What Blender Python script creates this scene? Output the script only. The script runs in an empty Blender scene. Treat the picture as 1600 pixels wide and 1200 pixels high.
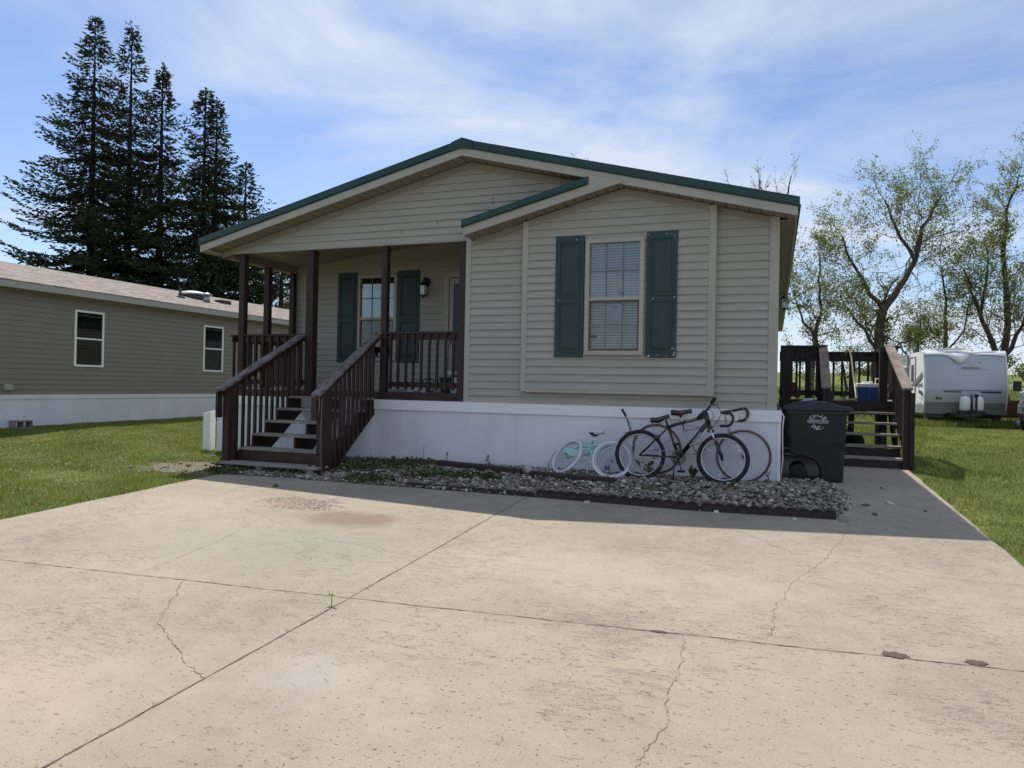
import bpy, math, random
import numpy as np
from mathutils import Vector, Matrix
random.seed(7)
rng = np.random.default_rng(11)
sc = bpy.context.scene
col = sc.collection
R = math.radians

# ------------------------------------------------------------ camera
cam = bpy.data.objects.new('camera', bpy.data.cameras.new('camera'))
col.objects.link(cam); sc.camera = cam
yaw, pitch, roll = R(20.08), R(0.209), R(1.1)
CP = Vector((0, -10, 1.20))
Fv = Vector((-math.sin(yaw)*math.cos(pitch), math.cos(yaw)*math.cos(pitch), math.sin(pitch)))
R0 = Vector((math.cos(yaw), math.sin(yaw), 0)); U0 = R0.cross(Fv)
Rv = R0*math.cos(roll) + U0*math.sin(roll); Uv = Rv.cross(Fv)
M = Matrix((Rv, Uv, -Fv)).transposed().to_4x4(); M.translation = CP
cam.matrix_world = M
cam.data.sensor_width = 36; cam.data.lens = 1119.0/1600*36
cam.data.clip_start = 0.05; cam.data.clip_end = 3000

# ------------------------------------------------------------ light
SUN_K = Vector((-0.4266, 0.55, 1.0))
el = math.atan2(1.0, math.hypot(SUN_K.x, SUN_K.y)); az = math.atan2(SUN_K.x, SUN_K.y)
w = bpy.data.worlds.new('World'); sc.world = w; w.use_nodes = True
nt = w.node_tree; nt.nodes.clear()
def N(tree, typ, **kw):
    n = tree.nodes.new(typ)
    for k, v in kw.items():
        if k in n.inputs: n.inputs[k].default_value = v
        else: setattr(n, k, v)
    return n
SKY = 0.13
sky = N(nt, 'ShaderNodeTexSky', sky_type='NISHITA', sun_disc=False, sun_elevation=el, sun_rotation=az,
        altitude=900.0, air_density=1.0, dust_density=0.5, ozone_density=2.6)
tc = N(nt, 'ShaderNodeTexCoord')
sep = N(nt, 'ShaderNodeSeparateXYZ'); nt.links.new(tc.outputs['Generated'], sep.inputs[0])
def mth(tree, op, a, b=None, c=None, clamp=False):
    n = tree.nodes.new('ShaderNodeMath'); n.operation = op; n.use_clamp = clamp
    for i, x in enumerate((a, b, c)):
        if x is None: continue
        if isinstance(x, (int, float)): n.inputs[i].default_value = x
        else: tree.links.new(x, n.inputs[i])
    return n.outputs[0]
den = mth(nt, 'ADD', mth(nt, 'MAXIMUM', sep.outputs[2], 0.0), 0.16)
px = mth(nt, 'DIVIDE', sep.outputs[0], den); py = mth(nt, 'DIVIDE', sep.outputs[1], den)
comb = N(nt, 'ShaderNodeCombineXYZ'); nt.links.new(px, comb.inputs[0]); nt.links.new(py, comb.inputs[1])
mp = N(nt, 'ShaderNodeMapping'); mp.inputs['Rotation'].default_value = (0, 0, R(-38)); mp.inputs['Scale'].default_value = (0.62, 1.0, 1); mp.inputs['Location'].default_value = (5.1, 0.2, 0)
nt.links.new(comb.outputs[0], mp.inputs[0])
n1 = N(nt, 'ShaderNodeTexNoise', Scale=1.05, Detail=9.0, Roughness=0.58, Distortion=1.1); nt.links.new(mp.outputs[0], n1.inputs['Vector'])
n2 = N(nt, 'ShaderNodeTexNoise', Scale=0.55, Detail=4.0, Roughness=0.5, Distortion=0.4); nt.links.new(mp.outputs[0], n2.inputs['Vector'])
cm = mth(nt, 'ADD', mth(nt, 'MULTIPLY', n1.outputs[0], 0.62), mth(nt, 'MULTIPLY', n2.outputs[0], 0.55))
ramp = N(nt, 'ShaderNodeMapRange'); ramp.inputs[1].default_value = 0.51; ramp.inputs[2].default_value = 0.70; nt.links.new(cm, ramp.inputs[0])
mask = mth(nt, 'POWER', ramp.outputs[0], 1.2)
# thin veil near the horizon
veil = mth(nt, 'POWER', mth(nt, 'SUBTRACT', 1.0, mth(nt, 'MAXIMUM', sep.outputs[2], 0.0), clamp=True), 7.0)
mask = mth(nt, 'MINIMUM', mth(nt, 'ADD', mth(nt, 'MULTIPLY', mask, 0.85), mth(nt, 'MULTIPLY', veil, 0.52)), 0.88)
mixc = N(nt, 'ShaderNodeMix', data_type='RGBA')
nt.links.new(mask, mixc.inputs[0]); tint = N(nt, 'ShaderNodeMix', data_type='RGBA', blend_type='MULTIPLY'); tint.inputs[0].default_value = 1.0; tint.inputs[7].default_value = (0.98, 1.01, 1.09, 1); nt.links.new(sky.outputs[0], tint.inputs[6]); nt.links.new(tint.outputs[2], mixc.inputs[6]); mixc.inputs[7].default_value = (5.6, 6.15, 7.1, 1)
bg = N(nt, 'ShaderNodeBackground', Strength=SKY); nt.links.new(mixc.outputs[2], bg.inputs[0])
wo = N(nt, 'ShaderNodeOutputWorld'); nt.links.new(bg.outputs[0], wo.inputs[0])

sun = bpy.data.objects.new('sun', bpy.data.lights.new('sun', 'SUN')); col.objects.link(sun)
sun.data.energy = 5.0; sun.data.angle = R(0.53); sun.data.color = (1.0, 0.94, 0.83)
sun.rotation_euler = SUN_K.to_track_quat('Z', 'Y').to_euler()
sc.view_settings.view_transform = 'Standard'; sc.view_settings.look = 'None'
sc.view_settings.exposure = 0.02; sc.view_settings.gamma = 1.0
sc.render.engine = 'CYCLES'

# ------------------------------------------------------------ helpers
class MB:
    def __init__(s): s.v = []; s.f = []
    def add(s, vs, fs):
        o = len(s.v); s.v += [tuple(p) for p in vs]; s.f += [tuple(i+o for i in f) for f in fs]; return s
    def box(s, x0, x1, y0, y1, z0, z1):
        v = [(x0,y0,z0),(x1,y0,z0),(x1,y1,z0),(x0,y1,z0),(x0,y0,z1),(x1,y0,z1),(x1,y1,z1),(x0,y1,z1)]
        return s.add(v, [(0,3,2,1),(4,5,6,7),(0,1,5,4),(1,2,6,5),(2,3,7,6),(3,0,4,7)])
    def beam(s, p0, p1, w, h, up=(0,0,1), ext=0):
        p0 = Vector(p0); p1 = Vector(p1); d = (p1-p0).normalized(); p0 = p0-d*ext; p1 = p1+d*ext
        u = Vector(up); x = d.cross(u).normalized(); u = x.cross(d).normalized()
        c = []
        for p in (p0, p1):
            for a, b in ((-1,-1),(1,-1),(1,1),(-1,1)): c.append(p + x*(a*w/2) + u*(b*h/2))
        return s.add(c, [(0,1,2,3),(7,6,5,4),(0,4,5,1),(1,5,6,2),(2,6,7,3),(3,7,4,0)])
    def tube(s, pts, r, seg=8, closed=False, cap=True):
        pts = [Vector(p) for p in pts]; n = len(pts)
        rs = r if isinstance(r, (list, tuple)) else [r]*n
        rings = []; prev = None
        for i, p in enumerate(pts):
            if closed: t = pts[(i+1) % n]-pts[i-1]
            else: t = pts[min(i+1, n-1)]-pts[max(i-1, 0)]
            if t.length < 1e-9: t = Vector((0,0,1))
            t.normalize()
            if prev is None:
                a = Vector((0,0,1)) if abs(t.z) < .9 else Vector((1,0,0)); x = t.cross(a).normalized()
            else: x = (prev - t*prev.dot(t)); x = x.normalized() if x.length > 1e-6 else t.orthogonal().normalized()
            prev = x; y = t.cross(x)
            rings.append([p + (x*math.cos(2*math.pi*k/seg)+y*math.sin(2*math.pi*k/seg))*rs[i] for k in range(seg)])
        v = [q for r_ in rings for q in r_]; f = []
        m = n if closed else n-1
        for i in range(m):
            for k in range(seg):
                a = i*seg+k; b = i*seg+(k+1) % seg; c2 = ((i+1) % n)*seg+(k+1) % seg; d = ((i+1) % n)*seg+k
                f.append((a, b, c2, d))
        if cap and not closed: f.append(tuple(range(seg-1, -1, -1))); f.append(tuple((n-1)*seg+k for k in range(seg)))
        return s.add(v, f)
    def cyl(s, p0, p1, r, seg=16, r2=None): return s.tube([p0, p1], [r, r if r2 is None else r2], seg)
    def lathe(s, c, prof, seg=20, axis='z'):
        v = []; f = []
        for r, h in prof:
            for k in range(seg):
                a = 2*math.pi*k/seg
                if axis == 'z': v.append((c[0]+r*math.cos(a), c[1]+r*math.sin(a), c[2]+h))
                elif axis == 'y': v.append((c[0]+r*math.cos(a), c[1]+h, c[2]+r*math.sin(a)))
                else: v.append((c[0]+h, c[1]+r*math.cos(a), c[2]+r*math.sin(a)))
        n = len(prof)
        for i in range(n-1):
            for k in range(seg): f.append((i*seg+k, i*seg+(k+1) % seg, (i+1)*seg+(k+1) % seg, (i+1)*seg+k))
        f.append(tuple(range(seg-1, -1, -1))); f.append(tuple((n-1)*seg+k for k in range(seg)))
        return s.add(v, f)
    def prism(s, poly, a0, a1, axis='y'):
        n = len(poly)
        def P(p, a): return (p[0], a, p[1]) if axis == 'y' else ((a, p[0], p[1]) if axis == 'x' else (p[0], p[1], a))
        v = [P(p, a0) for p in poly]+[P(p, a1) for p in poly]
        f = [tuple(range(n)), tuple(range(2*n-1, n-1, -1))]+[(i, i+n, (i+1) % n+n, (i+1) % n) for i in range(n)]
        return s.add(v, f)
    def blob(s, c, r, seg=8, rings=5, jit=0.0):
        rx, ry, rz = r if isinstance(r, (tuple, list)) else (r, r, r); v = [(c[0], c[1], c[2]-rz)]; f = []
        for i in range(1, rings):
            t = math.pi*i/rings
            for k in range(seg):
                a = 2*math.pi*k/seg; j = 1+random.uniform(-jit, jit)
                v.append((c[0]+rx*math.sin(t)*math.cos(a)*j, c[1]+ry*math.sin(t)*math.sin(a)*j, c[2]-rz*math.cos(t)*j))
        v.append((c[0], c[1], c[2]+rz)); top = len(v)-1
        for k in range(seg): f.append((0, 1+(k+1) % seg, 1+k)); b = 1+(rings-2)*seg; f.append((top, b+k, b+(k+1) % seg))
        for i in range(rings-2):
            for k in range(seg):
                a = 1+i*seg+k; b = 1+i*seg+(k+1) % seg; f.append((a, b, b+seg, a+seg))
        return s.add(v, f)
    def build(s, name, mat, parent=None, smooth=False, bevel=0, kind=None, label=None, cat=None, group=None, seg=1):
        o = mkobj(name, np.array(s.v, dtype=np.float64), s.f, mat, parent, smooth)
        if bevel:
            m = o.modifiers.new('bevel', 'BEVEL'); m.width = bevel; m.segments = seg; m.limit_method = 'ANGLE'; m.angle_limit = R(40)
        tag(o, label, cat, group, kind)
        return o
ORG = {}
def mkobj(name, v, f, mat, parent=None, smooth=False):
    me = bpy.data.meshes.new(name)
    org = ORG.get(parent.name, Vector((0,0,0))) if parent else None
    if parent is None:
        lo = v.min(0); hi = v.max(0); org = Vector(((lo[0]+hi[0])/2, (lo[1]+hi[1])/2, lo[2]))
    vv = v - np.array(org)[None, :]
    me.from_pydata(vv.tolist() if len(vv) < 200000 else vv, [], f if isinstance(f, list) else f.tolist())
    if smooth: me.polygons.foreach_set('use_smooth', [True]*len(me.polygons))
    me.update()
    o = bpy.data.objects.new(name, me); col.objects.link(o)
    if mat: me.materials.append(mat)
    if parent: o.parent = parent; ORG[o.name] = org
    else: o.location = org; ORG[o.name] = org
    return o
def tag(o, label=None, cat=None, group=None, kind=None):
    if label: o['label'] = label
    if cat: o['category'] = cat
    if group: o['group'] = group
    if kind: o['kind'] = kind
    return o
def thing(name, label, cat, loc, group=None, local=False, rot=(0,0,0)):
    o = bpy.data.objects.new(name, None); col.objects.link(o); o.location = loc; o.rotation_euler = rot
    o.empty_display_size = 0.2
    ORG[o.name] = Vector((0,0,0)) if local else Vector(loc)
    return tag(o, label, cat, group)
def txt(s, name, size, mat, parent, origin, xdir, ydir, depth=0.002, align='CENTER', bold=0.0):
    """raised lettering turned into a mesh"""
    cu = bpy.data.curves.new(name, 'FONT'); cu.body = s; cu.size = size; cu.extrude = depth; cu.align_x = align; cu.align_y = 'CENTER'; cu.offset = bold
    t = bpy.data.objects.new('t', cu); col.objects.link(t)
    dg = bpy.context.evaluated_depsgraph_get(); me = bpy.data.meshes.new_from_object(t.evaluated_get(dg)); bpy.data.objects.remove(t)
    X = Vector(xdir).normalized(); Y = Vector(ydir).normalized(); Z = X.cross(Y)
    v = np.array([tuple(Vector(origin)+X*p.co.x+Y*p.co.y+Z*p.co.z) for p in me.vertices])
    f = [tuple(p.vertices) for p in me.polygons]
    return mkobj(name, v, f, mat, parent)

# ------------------------------------------------------------ materials
def mat(name, c, rough=0.6, var=0.0, vscale=4.0, c2=None, bump=0.0, bscale=40.0, metal=0.0, spec=0.5, stretch=(1,1,1), fine=0.0, coat=0.0):
    m = bpy.data.materials.new(name); m.use_nodes = True; t = m.node_tree; b = t.nodes['Principled BSDF']
    b.inputs['Roughness'].default_value = rough; b.inputs['Metallic'].default_value = metal
    b.inputs['Specular IOR Level'].default_value = spec; b.inputs['Coat Weight'].default_value = coat
    b.inputs['Base Color'].default_value = (*c, 1)
    g = N(t, 'ShaderNodeTexCoord'); mpn = N(t, 'ShaderNodeMapping'); mpn.inputs['Scale'].default_value = stretch; t.links.new(g.outputs['Object'], mpn.inputs[0])
    if var or c2:
        n = N(t, 'ShaderNodeTexNoise', Scale=vscale, Detail=6.0, Roughness=0.6); t.links.new(mpn.outputs[0], n.inputs['Vector'])
        mr = N(t, 'ShaderNodeMapRange'); mr.inputs[1].default_value = 0.3; mr.inputs[2].default_value = 0.7; t.links.new(n.outputs[0], mr.inputs[0])
        mx = N(t, 'ShaderNodeMix', data_type='RGBA'); t.links.new(mr.outputs[0], mx.inputs[0])
        if c2: mx.inputs[6].default_value = (*c, 1); mx.inputs[7].default_value = (*c2, 1)
        else:
            mx.inputs[6].default_value = (*[x*(1-var) for x in c], 1); mx.inputs[7].default_value = (*[min(1, x*(1+var)) for x in c], 1)
        t.links.new(mx.outputs[2], b.inputs['Base Color'])
    if bump:
        n = N(t, 'ShaderNodeTexNoise', Scale=bscale, Detail=5.0, Roughness=0.65); t.links.new(mpn.outputs[0], n.inputs['Vector'])
        bp = N(t, 'ShaderNodeBump', Strength=bump, Distance=0.01); t.links.new(n.outputs[0], bp.inputs['Height']); t.links.new(bp.outputs[0], b.inputs['Normal'])
    return m
def glass(name, tint=(0.75,0.8,0.8), refl=1.0):
    m = bpy.data.materials.new(name); m.use_nodes = True; t = m.node_tree; t.nodes.clear()
    o = N(t, 'ShaderNodeOutputMaterial'); tr = N(t, 'ShaderNodeBsdfTransparent'); tr.inputs[0].default_value = (*tint, 1)
    gl = N(t, 'ShaderNodeBsdfGlossy', Roughness=0.02); gl.inputs[0].default_value = (1,1,1,1)
    lw = N(t, 'ShaderNodeFresnel', IOR=1.75); mx = N(t, 'ShaderNodeMixShader')
    t.links.new(mth(t, 'MULTIPLY', lw.outputs[0], refl, clamp=True), mx.inputs[0]); t.links.new(tr.outputs[0], mx.inputs[1]); t.links.new(gl.outputs[0], mx.inputs[2])
    n = N(t, 'ShaderNodeTexNoise', Scale=1.3, Detail=1.0); bp = N(t, 'ShaderNodeBump', Strength=0.05, Distance=0.05); t.links.new(n.outputs[0], bp.inputs['Height']); t.links.new(bp.outputs[0], gl.inputs['Normal'])
    t.links.new(mx.outputs[0], o.inputs[0]); return m
m_siding = mat('siding', (0.375,0.345,0.295), 0.5, var=0.07, vscale=1.2, bump=0.12, bscale=60, stretch=(1,1,6))
m_trim = mat('trim', (0.40,0.366,0.312), 0.5, var=0.06, vscale=2)
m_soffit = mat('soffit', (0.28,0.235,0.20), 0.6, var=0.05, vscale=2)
m_green = mat('green_metal', (0.006,0.043,0.036), 0.36, var=0.12, vscale=1.5, spec=0.5)
m_shutter = mat('shutter_green', (0.016,0.044,0.048), 0.5, var=0.15, vscale=5, bump=0.1, bscale=80)
m_skirt = mat('skirt_white', (0.74,0.75,0.78), 0.45, c2=(0.66,0.665,0.675), vscale=2.2, bump=0.12, bscale=5, stretch=(1.6,1,.35))
m_wood = mat('dark_wood', (0.018,0.0075,0.006), 0.6, c2=(0.046,0.019,0.014), vscale=9, bump=0.4, bscale=50, stretch=(1,1,.3))
m_woodrail = mat('worn_rail', (0.045,0.030,0.028), 0.75, c2=(0.24,0.205,0.195), vscale=16, bump=0.5, bscale=60, stretch=(1.5,.25,1))
m_tread = mat('worn_tread', (0.15,0.12,0.10), 0.8, c2=(0.34,0.30,0.265), vscale=14, bump=0.5, bscale=50, stretch=(.25,1.5,1))
m_white = mat('white_vinyl', (0.80,0.80,0.78), 0.4, var=0.03)
m_glass = glass('window_glass', refl=1.15)
m_glassdk = glass('window_glass_dark', tint=(0.28,0.32,0.33), refl=.35)
m_screen = glass('screened_glass', tint=(0.80,0.82,0.82), refl=.5)
m_muntin = mat('muntin_grey', (0.16,0.17,0.17), 0.6)
m_dark = mat('dark_interior', (0.02,0.02,0.02), 0.9)
m_blind = mat('blind', (0.82,0.86,0.84), 0.6)
m_black = mat('black_paint', (0.012,0.012,0.013), 0.35)
m_rubber = mat('black_rubber', (0.012,0.012,0.012), 0.8)
m_chrome = mat('bright_metal', (0.62,0.62,0.62), 0.25, metal=1.0)
m_steel = mat('dull_steel', (0.35,0.35,0.35), 0.45, metal=0.8)
m_greytxt = mat('grey_lettering', (0.45,0.47,0.50), 0.6)

def ground_z(x, y):
    x = np.asarray(x, float); y = np.asarray(y, float)
    z = np.where(y < 2, 0.045*y, 0.09 + (y-2)*0.007)
    far = np.maximum(y-26, 0); z = z + np.where(far < 130, far*0.031*np.minimum(far/20, 1), 130*0.031) - 0.0
    # left lawn side stays level
    return z
def gz(x, y): return float(ground_z(x, y))

# ------------------------------------------------------------ ground
xs = np.unique(np.concatenate([np.linspace(-1500,-60,14), np.linspace(-60,-14,24), np.linspace(-14,12,66), np.linspace(12,60,25), np.linspace(60,1500,14)]))
ys = np.unique(np.concatenate([np.linspace(-300,-30,8), np.linspace(-30,-14,9), np.linspace(-14,6,51), np.linspace(6,30,25), np.linspace(30,170,41), np.linspace(170,1800,12)]))
X, Y = np.meshgrid(xs, ys); Z = ground_z(X, Y) - 0.022
inside = (X > -7.0) & (X < 1.7) & (Y < 1.8); Z = np.where(inside, Z-0.04, Z)
Z = Z + np.where(Y > 60, 0.25*np.sin(X*.021+1)*np.minimum((Y-60)/60, 1)*1.2, 0)
nx = len(xs); v = np.stack([X.ravel(), Y.ravel(), Z.ravel()], 1)
f = [(j*nx+i, j*nx+i+1, (j+1)*nx+i+1, (j+1)*nx+i) for j in range(len(ys)-1) for i in range(nx-1)]
def grass_ground_mat():
    m = bpy.data.materials.new('lawn_soil'); m.use_nodes = True; t = m.node_tree; b = t.nodes['Principled BSDF']; b.inputs['Roughness'].default_value = 0.95; b.inputs['Specular IOR Level'].default_value = 0.1
    g = N(t, 'ShaderNodeNewGeometry')
    a = N(t, 'ShaderNodeTexNoise', Scale=0.35, Detail=8.0, Roughness=0.65); t.links.new(g.outputs['Position'], a.inputs['Vector'])
    c = N(t, 'ShaderNodeTexNoise', Scale=14.0, Detail=6.0, Roughness=0.7); t.links.new(g.outputs['Position'], c.inputs['Vector'])
    s_ = mth(t, 'ADD', mth(t, 'MULTIPLY', a.outputs[0], 0.6), mth(t, 'MULTIPLY', c.outputs[0], 0.4))
    r = N(t, 'ShaderNodeValToRGB'); t.links.new(s_, r.inputs[0])
    e = r.color_ramp.elements; e[0].position = 0.36; e[0].color = (0.075,0.10,0.022,1); e[1].position = 0.68; e[1].color = (0.30,0.29,0.12,1)
    n_ = e.new(0.52); n_.color = (0.14,0.17,0.048,1)
    t.links.new(r.outputs[0], b.inputs['Base Color'])
    bp = N(t, 'ShaderNodeBump', Strength=0.9, Distance=0.06); t.links.new(c.outputs[0], bp.inputs['Height']); t.links.new(bp.outputs[0], b.inputs['Normal'])
    return m
m_lawn = grass_ground_mat()
g0 = mkobj('ground', v, f, m_lawn, None, True); tag(g0, kind='structure')

# concrete driveway with slabs, joints, stains
def concrete_mat():
    m = bpy.data.materials.new('old_concrete'); m.use_nodes = True; t = m.node_tree; b = t.nodes['Principled BSDF']
    b.inputs['Roughness'].default_value = 0.85; b.inputs['Specular IOR Level'].default_value = 0.25
    g = N(t, 'ShaderNodeNewGeometry'); P = g.outputs['Position']
    def noise(sc_, det, ro, stretch=(1,1,1), dist=0.0, loc=(0,0,0)):
        mpn = N(t, 'ShaderNodeMapping'); mpn.inputs['Scale'].default_value = stretch; mpn.inputs['Location'].default_value = loc; t.links.new(P, mpn.inputs[0])
        n = N(t, 'ShaderNodeTexNoise', Scale=sc_, Detail=det, Roughness=ro, Distortion=dist); t.links.new(mpn.outputs[0], n.inputs['Vector']); return n.outputs[0]
    big = noise(0.55, 5, 0.6); mid = noise(5, 6, 0.65); fine = noise(140, 3, 0.6); brush = noise(22, 4, 0.7, (0.18, 3.5, 1))
    r = N(t, 'ShaderNodeValToRGB'); t.links.new(mth(t, 'ADD', mth(t, 'MULTIPLY', big, 0.6), mth(t, 'MULTIPLY', mid, 0.4)), r.inputs[0])
    e = r.color_ramp.elements; e[0].position = 0.33; e[0].color = (0.225,0.188,0.145,1); e[1].position = 0.66; e[1].color = (0.40,0.336,0.255,1)
    n_ = e.new(0.5); n_.color = (0.318,0.270,0.208,1)
    colr = r.outputs[0]
    def mixc_(fac, c, colr, mode='MIX'):
        mx = N(t, 'ShaderNodeMix', data_type='RGBA', blend_type=mode)
        if isinstance(fac, float): mx.inputs[0].default_value = fac
        else: t.links.new(fac, mx.inputs[0])
        t.links.new(colr, mx.inputs[6])
        if isinstance(c, tuple): mx.inputs[7].default_value = (*c, 1)
        else: t.links.new(c, mx.inputs[7])
        return mx.outputs[2]
    def rng_(x, a, b_):
        q = N(t, 'ShaderNodeMapRange'); q.inputs[1].default_value = a; q.inputs[2].default_value = b_; t.links.new(x, q.inputs[0]); return q.outputs[0]
    # sandy fine grain
    colr = mixc_(mth(t, 'MULTIPLY', rng_(fine, 0.35, 0.65), 0.20), (0.62,0.56,0.47), colr)
    colr = mixc_(mth(t, 'MULTIPLY', rng_(fine, 0.62, 0.30), 0.30), (0.20,0.175,0.15), colr)
    colr = mixc_(mth(t, 'MULTIPLY', rng_(brush, 0.40, 0.70), 0.12), (0.28,0.25,0.215), colr)
    # scaled flakes: short horizontal scars, clustered
    sepx = N(t, 'ShaderNodeSeparateXYZ'); t.links.new(P, sepx.inputs[0])
    scar = noise(13, 4, 0.75, (0.55, 1.6, 1), 0.6, (3, 7, 0)); clus = noise(0.9, 3, 0.6, (1,1,1), 0.5, (5, 2, 0))
    thr = mth(t, 'SUBTRACT', 0.665, mth(t, 'MULTIPLY', rng_(clus, 0.42, 0.66), 0.135))
    dd = mth(t, 'SUBTRACT', scar, thr); scm = rng_(dd, 0.0, 0.018)
    edge = mth(t, 'MULTIPLY', rng_(dd, -0.002, 0.008), rng_(dd, 0.028, 0.012))
    colr = mixc_(mth(t, 'MULTIPLY', scm, 0.34), (0.30,0.26,0.215), colr)
    colr = mixc_(mth(t, 'MULTIPLY', edge, 0.72), (0.10,0.088,0.078), colr)
    pit = noise(34, 2, 0.5, (1,1.5,1), 0, (1, 1, 4)); pm = rng_(pit, 0.665, 0.70)
    colr = mixc_(mth(t, 'MULTIPLY', pm, 0.7), (0.10,0.085,0.07), colr)
    # exposed aggregate patch where the surface has worn through
    vo = N(t, 'ShaderNodeTexVoronoi', Scale=38.0); t.links.new(P, vo.inputs['Vector'])
    ax = mth(t, 'DIVIDE', mth(t, 'SUBTRACT', sepx.outputs[0], -4.95), 0.62); ay = mth(t, 'DIVIDE', mth(t, 'SUBTRACT', sepx.outputs[1], -3.28), 0.33)
    ad = mth(t, 'ADD', mth(t, 'SQRT', mth(t, 'ADD', mth(t, 'MULTIPLY', ax, ax), mth(t, 'MULTIPLY', ay, ay))), mth(t, 'MULTIPLY', mth(t, 'SUBTRACT', noise(4, 4, .6), 0.5), 2.2))
    am = rng_(ad, 1.0, 0.8)
    colr = mixc_(mth(t, 'MULTIPLY', am, 0.6), (0.38,0.30,0.235), colr); colr = mixc_(mth(t, 'MULTIPLY', am, rng_(vo.outputs['Distance'], 0.35, 0.6)), (0.13,0.10,0.085), colr)
    # stains of their own shape
    wob = noise(3.2, 4, 0.6, (1,1,1), 0, (9, 9, 0))
    def blot(cx, cy, rx, ry, c, st, colr, soft=0.5):
        dx = mth(t, 'DIVIDE', mth(t, 'SUBTRACT', sepx.outputs[0], cx), rx); dy = mth(t, 'DIVIDE', mth(t, 'SUBTRACT', sepx.outputs[1], cy), ry)
        d2 = mth(t, 'ADD', mth(t, 'SQRT', mth(t, 'ADD', mth(t, 'MULTIPLY', dx, dx), mth(t, 'MULTIPLY', dy, dy))), mth(t, 'MULTIPLY', mth(t, 'SUBTRACT', wob, 0.5), 1.5))
        return mixc_(mth(t, 'MULTIPLY', rng_(d2, 1.0+soft*.3, 1.0-soft), st), c, colr)
    colr = blot(-4.00, -3.75, 0.55, 0.34, (0.20,0.14,0.10), 0.75, colr)
    colr = blot(-5.10, -3.75, 0.75, 0.30, (0.27,0.215,0.17), 0.42, colr, 0.8)
    colr = blot(-4.2, -4.8, 1.7, 0.8, (0.30,0.295,0.235), 0.62, colr, 0.9)
    colr = blot(-1.0, -4.6, 1.6, 0.7, (0.52,0.44,0.34), 0.4, colr, 0.9); colr = blot(-3.6, -7.4, 1.3, .7, (.50,.40,.31), .4, colr, .9); colr = blot(.7, -7.0, 1.0, .8, (.36,.31,.25), .35, colr, .9)
    colr = blot(-6.0, -3.6, 1.0, 0.55, (0.50,0.40,0.33), 0.35, colr, 0.9)
    colr = blot(-1.6, -3.5, 0.8, 0.3, (0.31,0.27,0.22), 0.3, colr, 0.9)
    colr = blot(-2.2, -6.9, 0.5, 0.3, (0.42,0.41,0.37), 0.4, colr, 0.9)
    t.links.new(colr, b.inputs['Base Color'])
    h = mth(t, 'ADD', mth(t, 'ADD', mth(t, 'MULTIPLY', fine, 0.35), mth(t, 'MULTIPLY', brush, 0.35)), mth(t, 'MULTIPLY', mth(t, 'ADD', scm, mth(t, 'MULTIPLY', pm, 1.0)), -0.5))
    h = mth(t, 'ADD', h, mth(t, 'MULTIPLY', mid, 0.6))
    bp = N(t, 'ShaderNodeBump', Strength=0.65, Distance=0.008); t.links.new(h, bp.inputs['Height']); t.links.new(bp.outputs[0], b.inputs['Normal'])
    return m
m_conc = concrete_mat()
def slab_grid(mb, x0, x1, y0, y1, n=12, rag=None):
    xs_ = np.linspace(x0, x1, n+1); ys_ = np.linspace(y0, y1, max(2, int(abs(y1-y0)/0.4))+1); o = len(mb.v); m_ = len(xs_)
    for y_ in ys_:
        for i, x_ in enumerate(xs_):
            xx = x_
            if i == 0 and rag: xx += rag*math.sin(y_*7.3)*math.sin(y_*2.1)
            if i == m_-1 and rag: xx += rag*math.sin(y_*6.3+1)*math.sin(y_*1.7)
            mb.v.append((xx, y_, gz(xx, y_)))
    for j in range(len(ys_)-1):
        for i in range(n): a = o+j*m_+i; mb.f.append((a, a+1, a+1+m_, a+m_))
JX, JY = -2.70, -5.75
mb = MB()
slab_grid(mb, -7.22, 1.88, -15, -1.93, 16, 0.015)
slab_grid(mb, 0.56, 1.88, -1.93, 2.35, 5, 0.012)
# visible slab edges
for (x0, x1, y0, y1) in ((-7.22,-7.20,-15,-1.93), (1.86,1.88,-15,2.35)):
    mb.add([(x0 if x0<0 else x1, y0, gz(0,y0)), (x0 if x0<0 else x1, y1, gz(0,y1)), (x0 if x0<0 else x1, y1, gz(0,y1)-.1), (x0 if x0<0 else x1, y0, gz(0,y0)-.1)], [(0,1,2,3)])
drive = mb.build('driveway', m_conc, None, True, kind='structure')
m_joint = mat('joint_fill', (0.05,0.042,0.036), 0.95, c2=(0.24,0.20,0.16), vscale=9)
m_crack = mat('crack', (0.11,0.09,0.07), 0.95, c2=(.30,.25,.195), vscale=7)
def ribbon(mb, pts, w, dz=0.003, jag=0.02, step=0.05, wj=0.6):
    P = []
    for a, b in zip(pts[:-1], pts[1:]):
        L = math.hypot(b[0]-a[0], b[1]-a[1]); n = max(1, int(L/step))
        for i in range(n): P.append((a[0]+(b[0]-a[0])*i/n, a[1]+(b[1]-a[1])*i/n))
    P.append(pts[-1]); o = len(mb.v); off = 0
    for i, p in enumerate(P):
        q = P[min(i+1, len(P)-1)]; r0 = P[max(i-1, 0)]; d = Vector((q[0]-r0[0], q[1]-r0[1])); d.normalize(); nn = Vector((-d.y, d.x))
        off = off*0.7+random.uniform(-jag, jag)*0.6; ww = w*(1+random.uniform(-wj, wj))*0.5
        c = Vector(p)+nn*off
        for s_ in (-1, 1): e = c+nn*s_*ww; mb.v.append((e.x, e.y, gz(e.x, e.y)+dz))
    for i in range(len(P)-1): a = o+2*i; mb.f.append((a, a+2, a+3, a+1))
mb = MB(); ribbon(mb, [(JX,-15),(-2.71,-7.9),(-2.69,-5.8),(-2.70,-1.95)], 0.009, jag=0.004); mb.build('joint', m_joint, drive, True)
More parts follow.
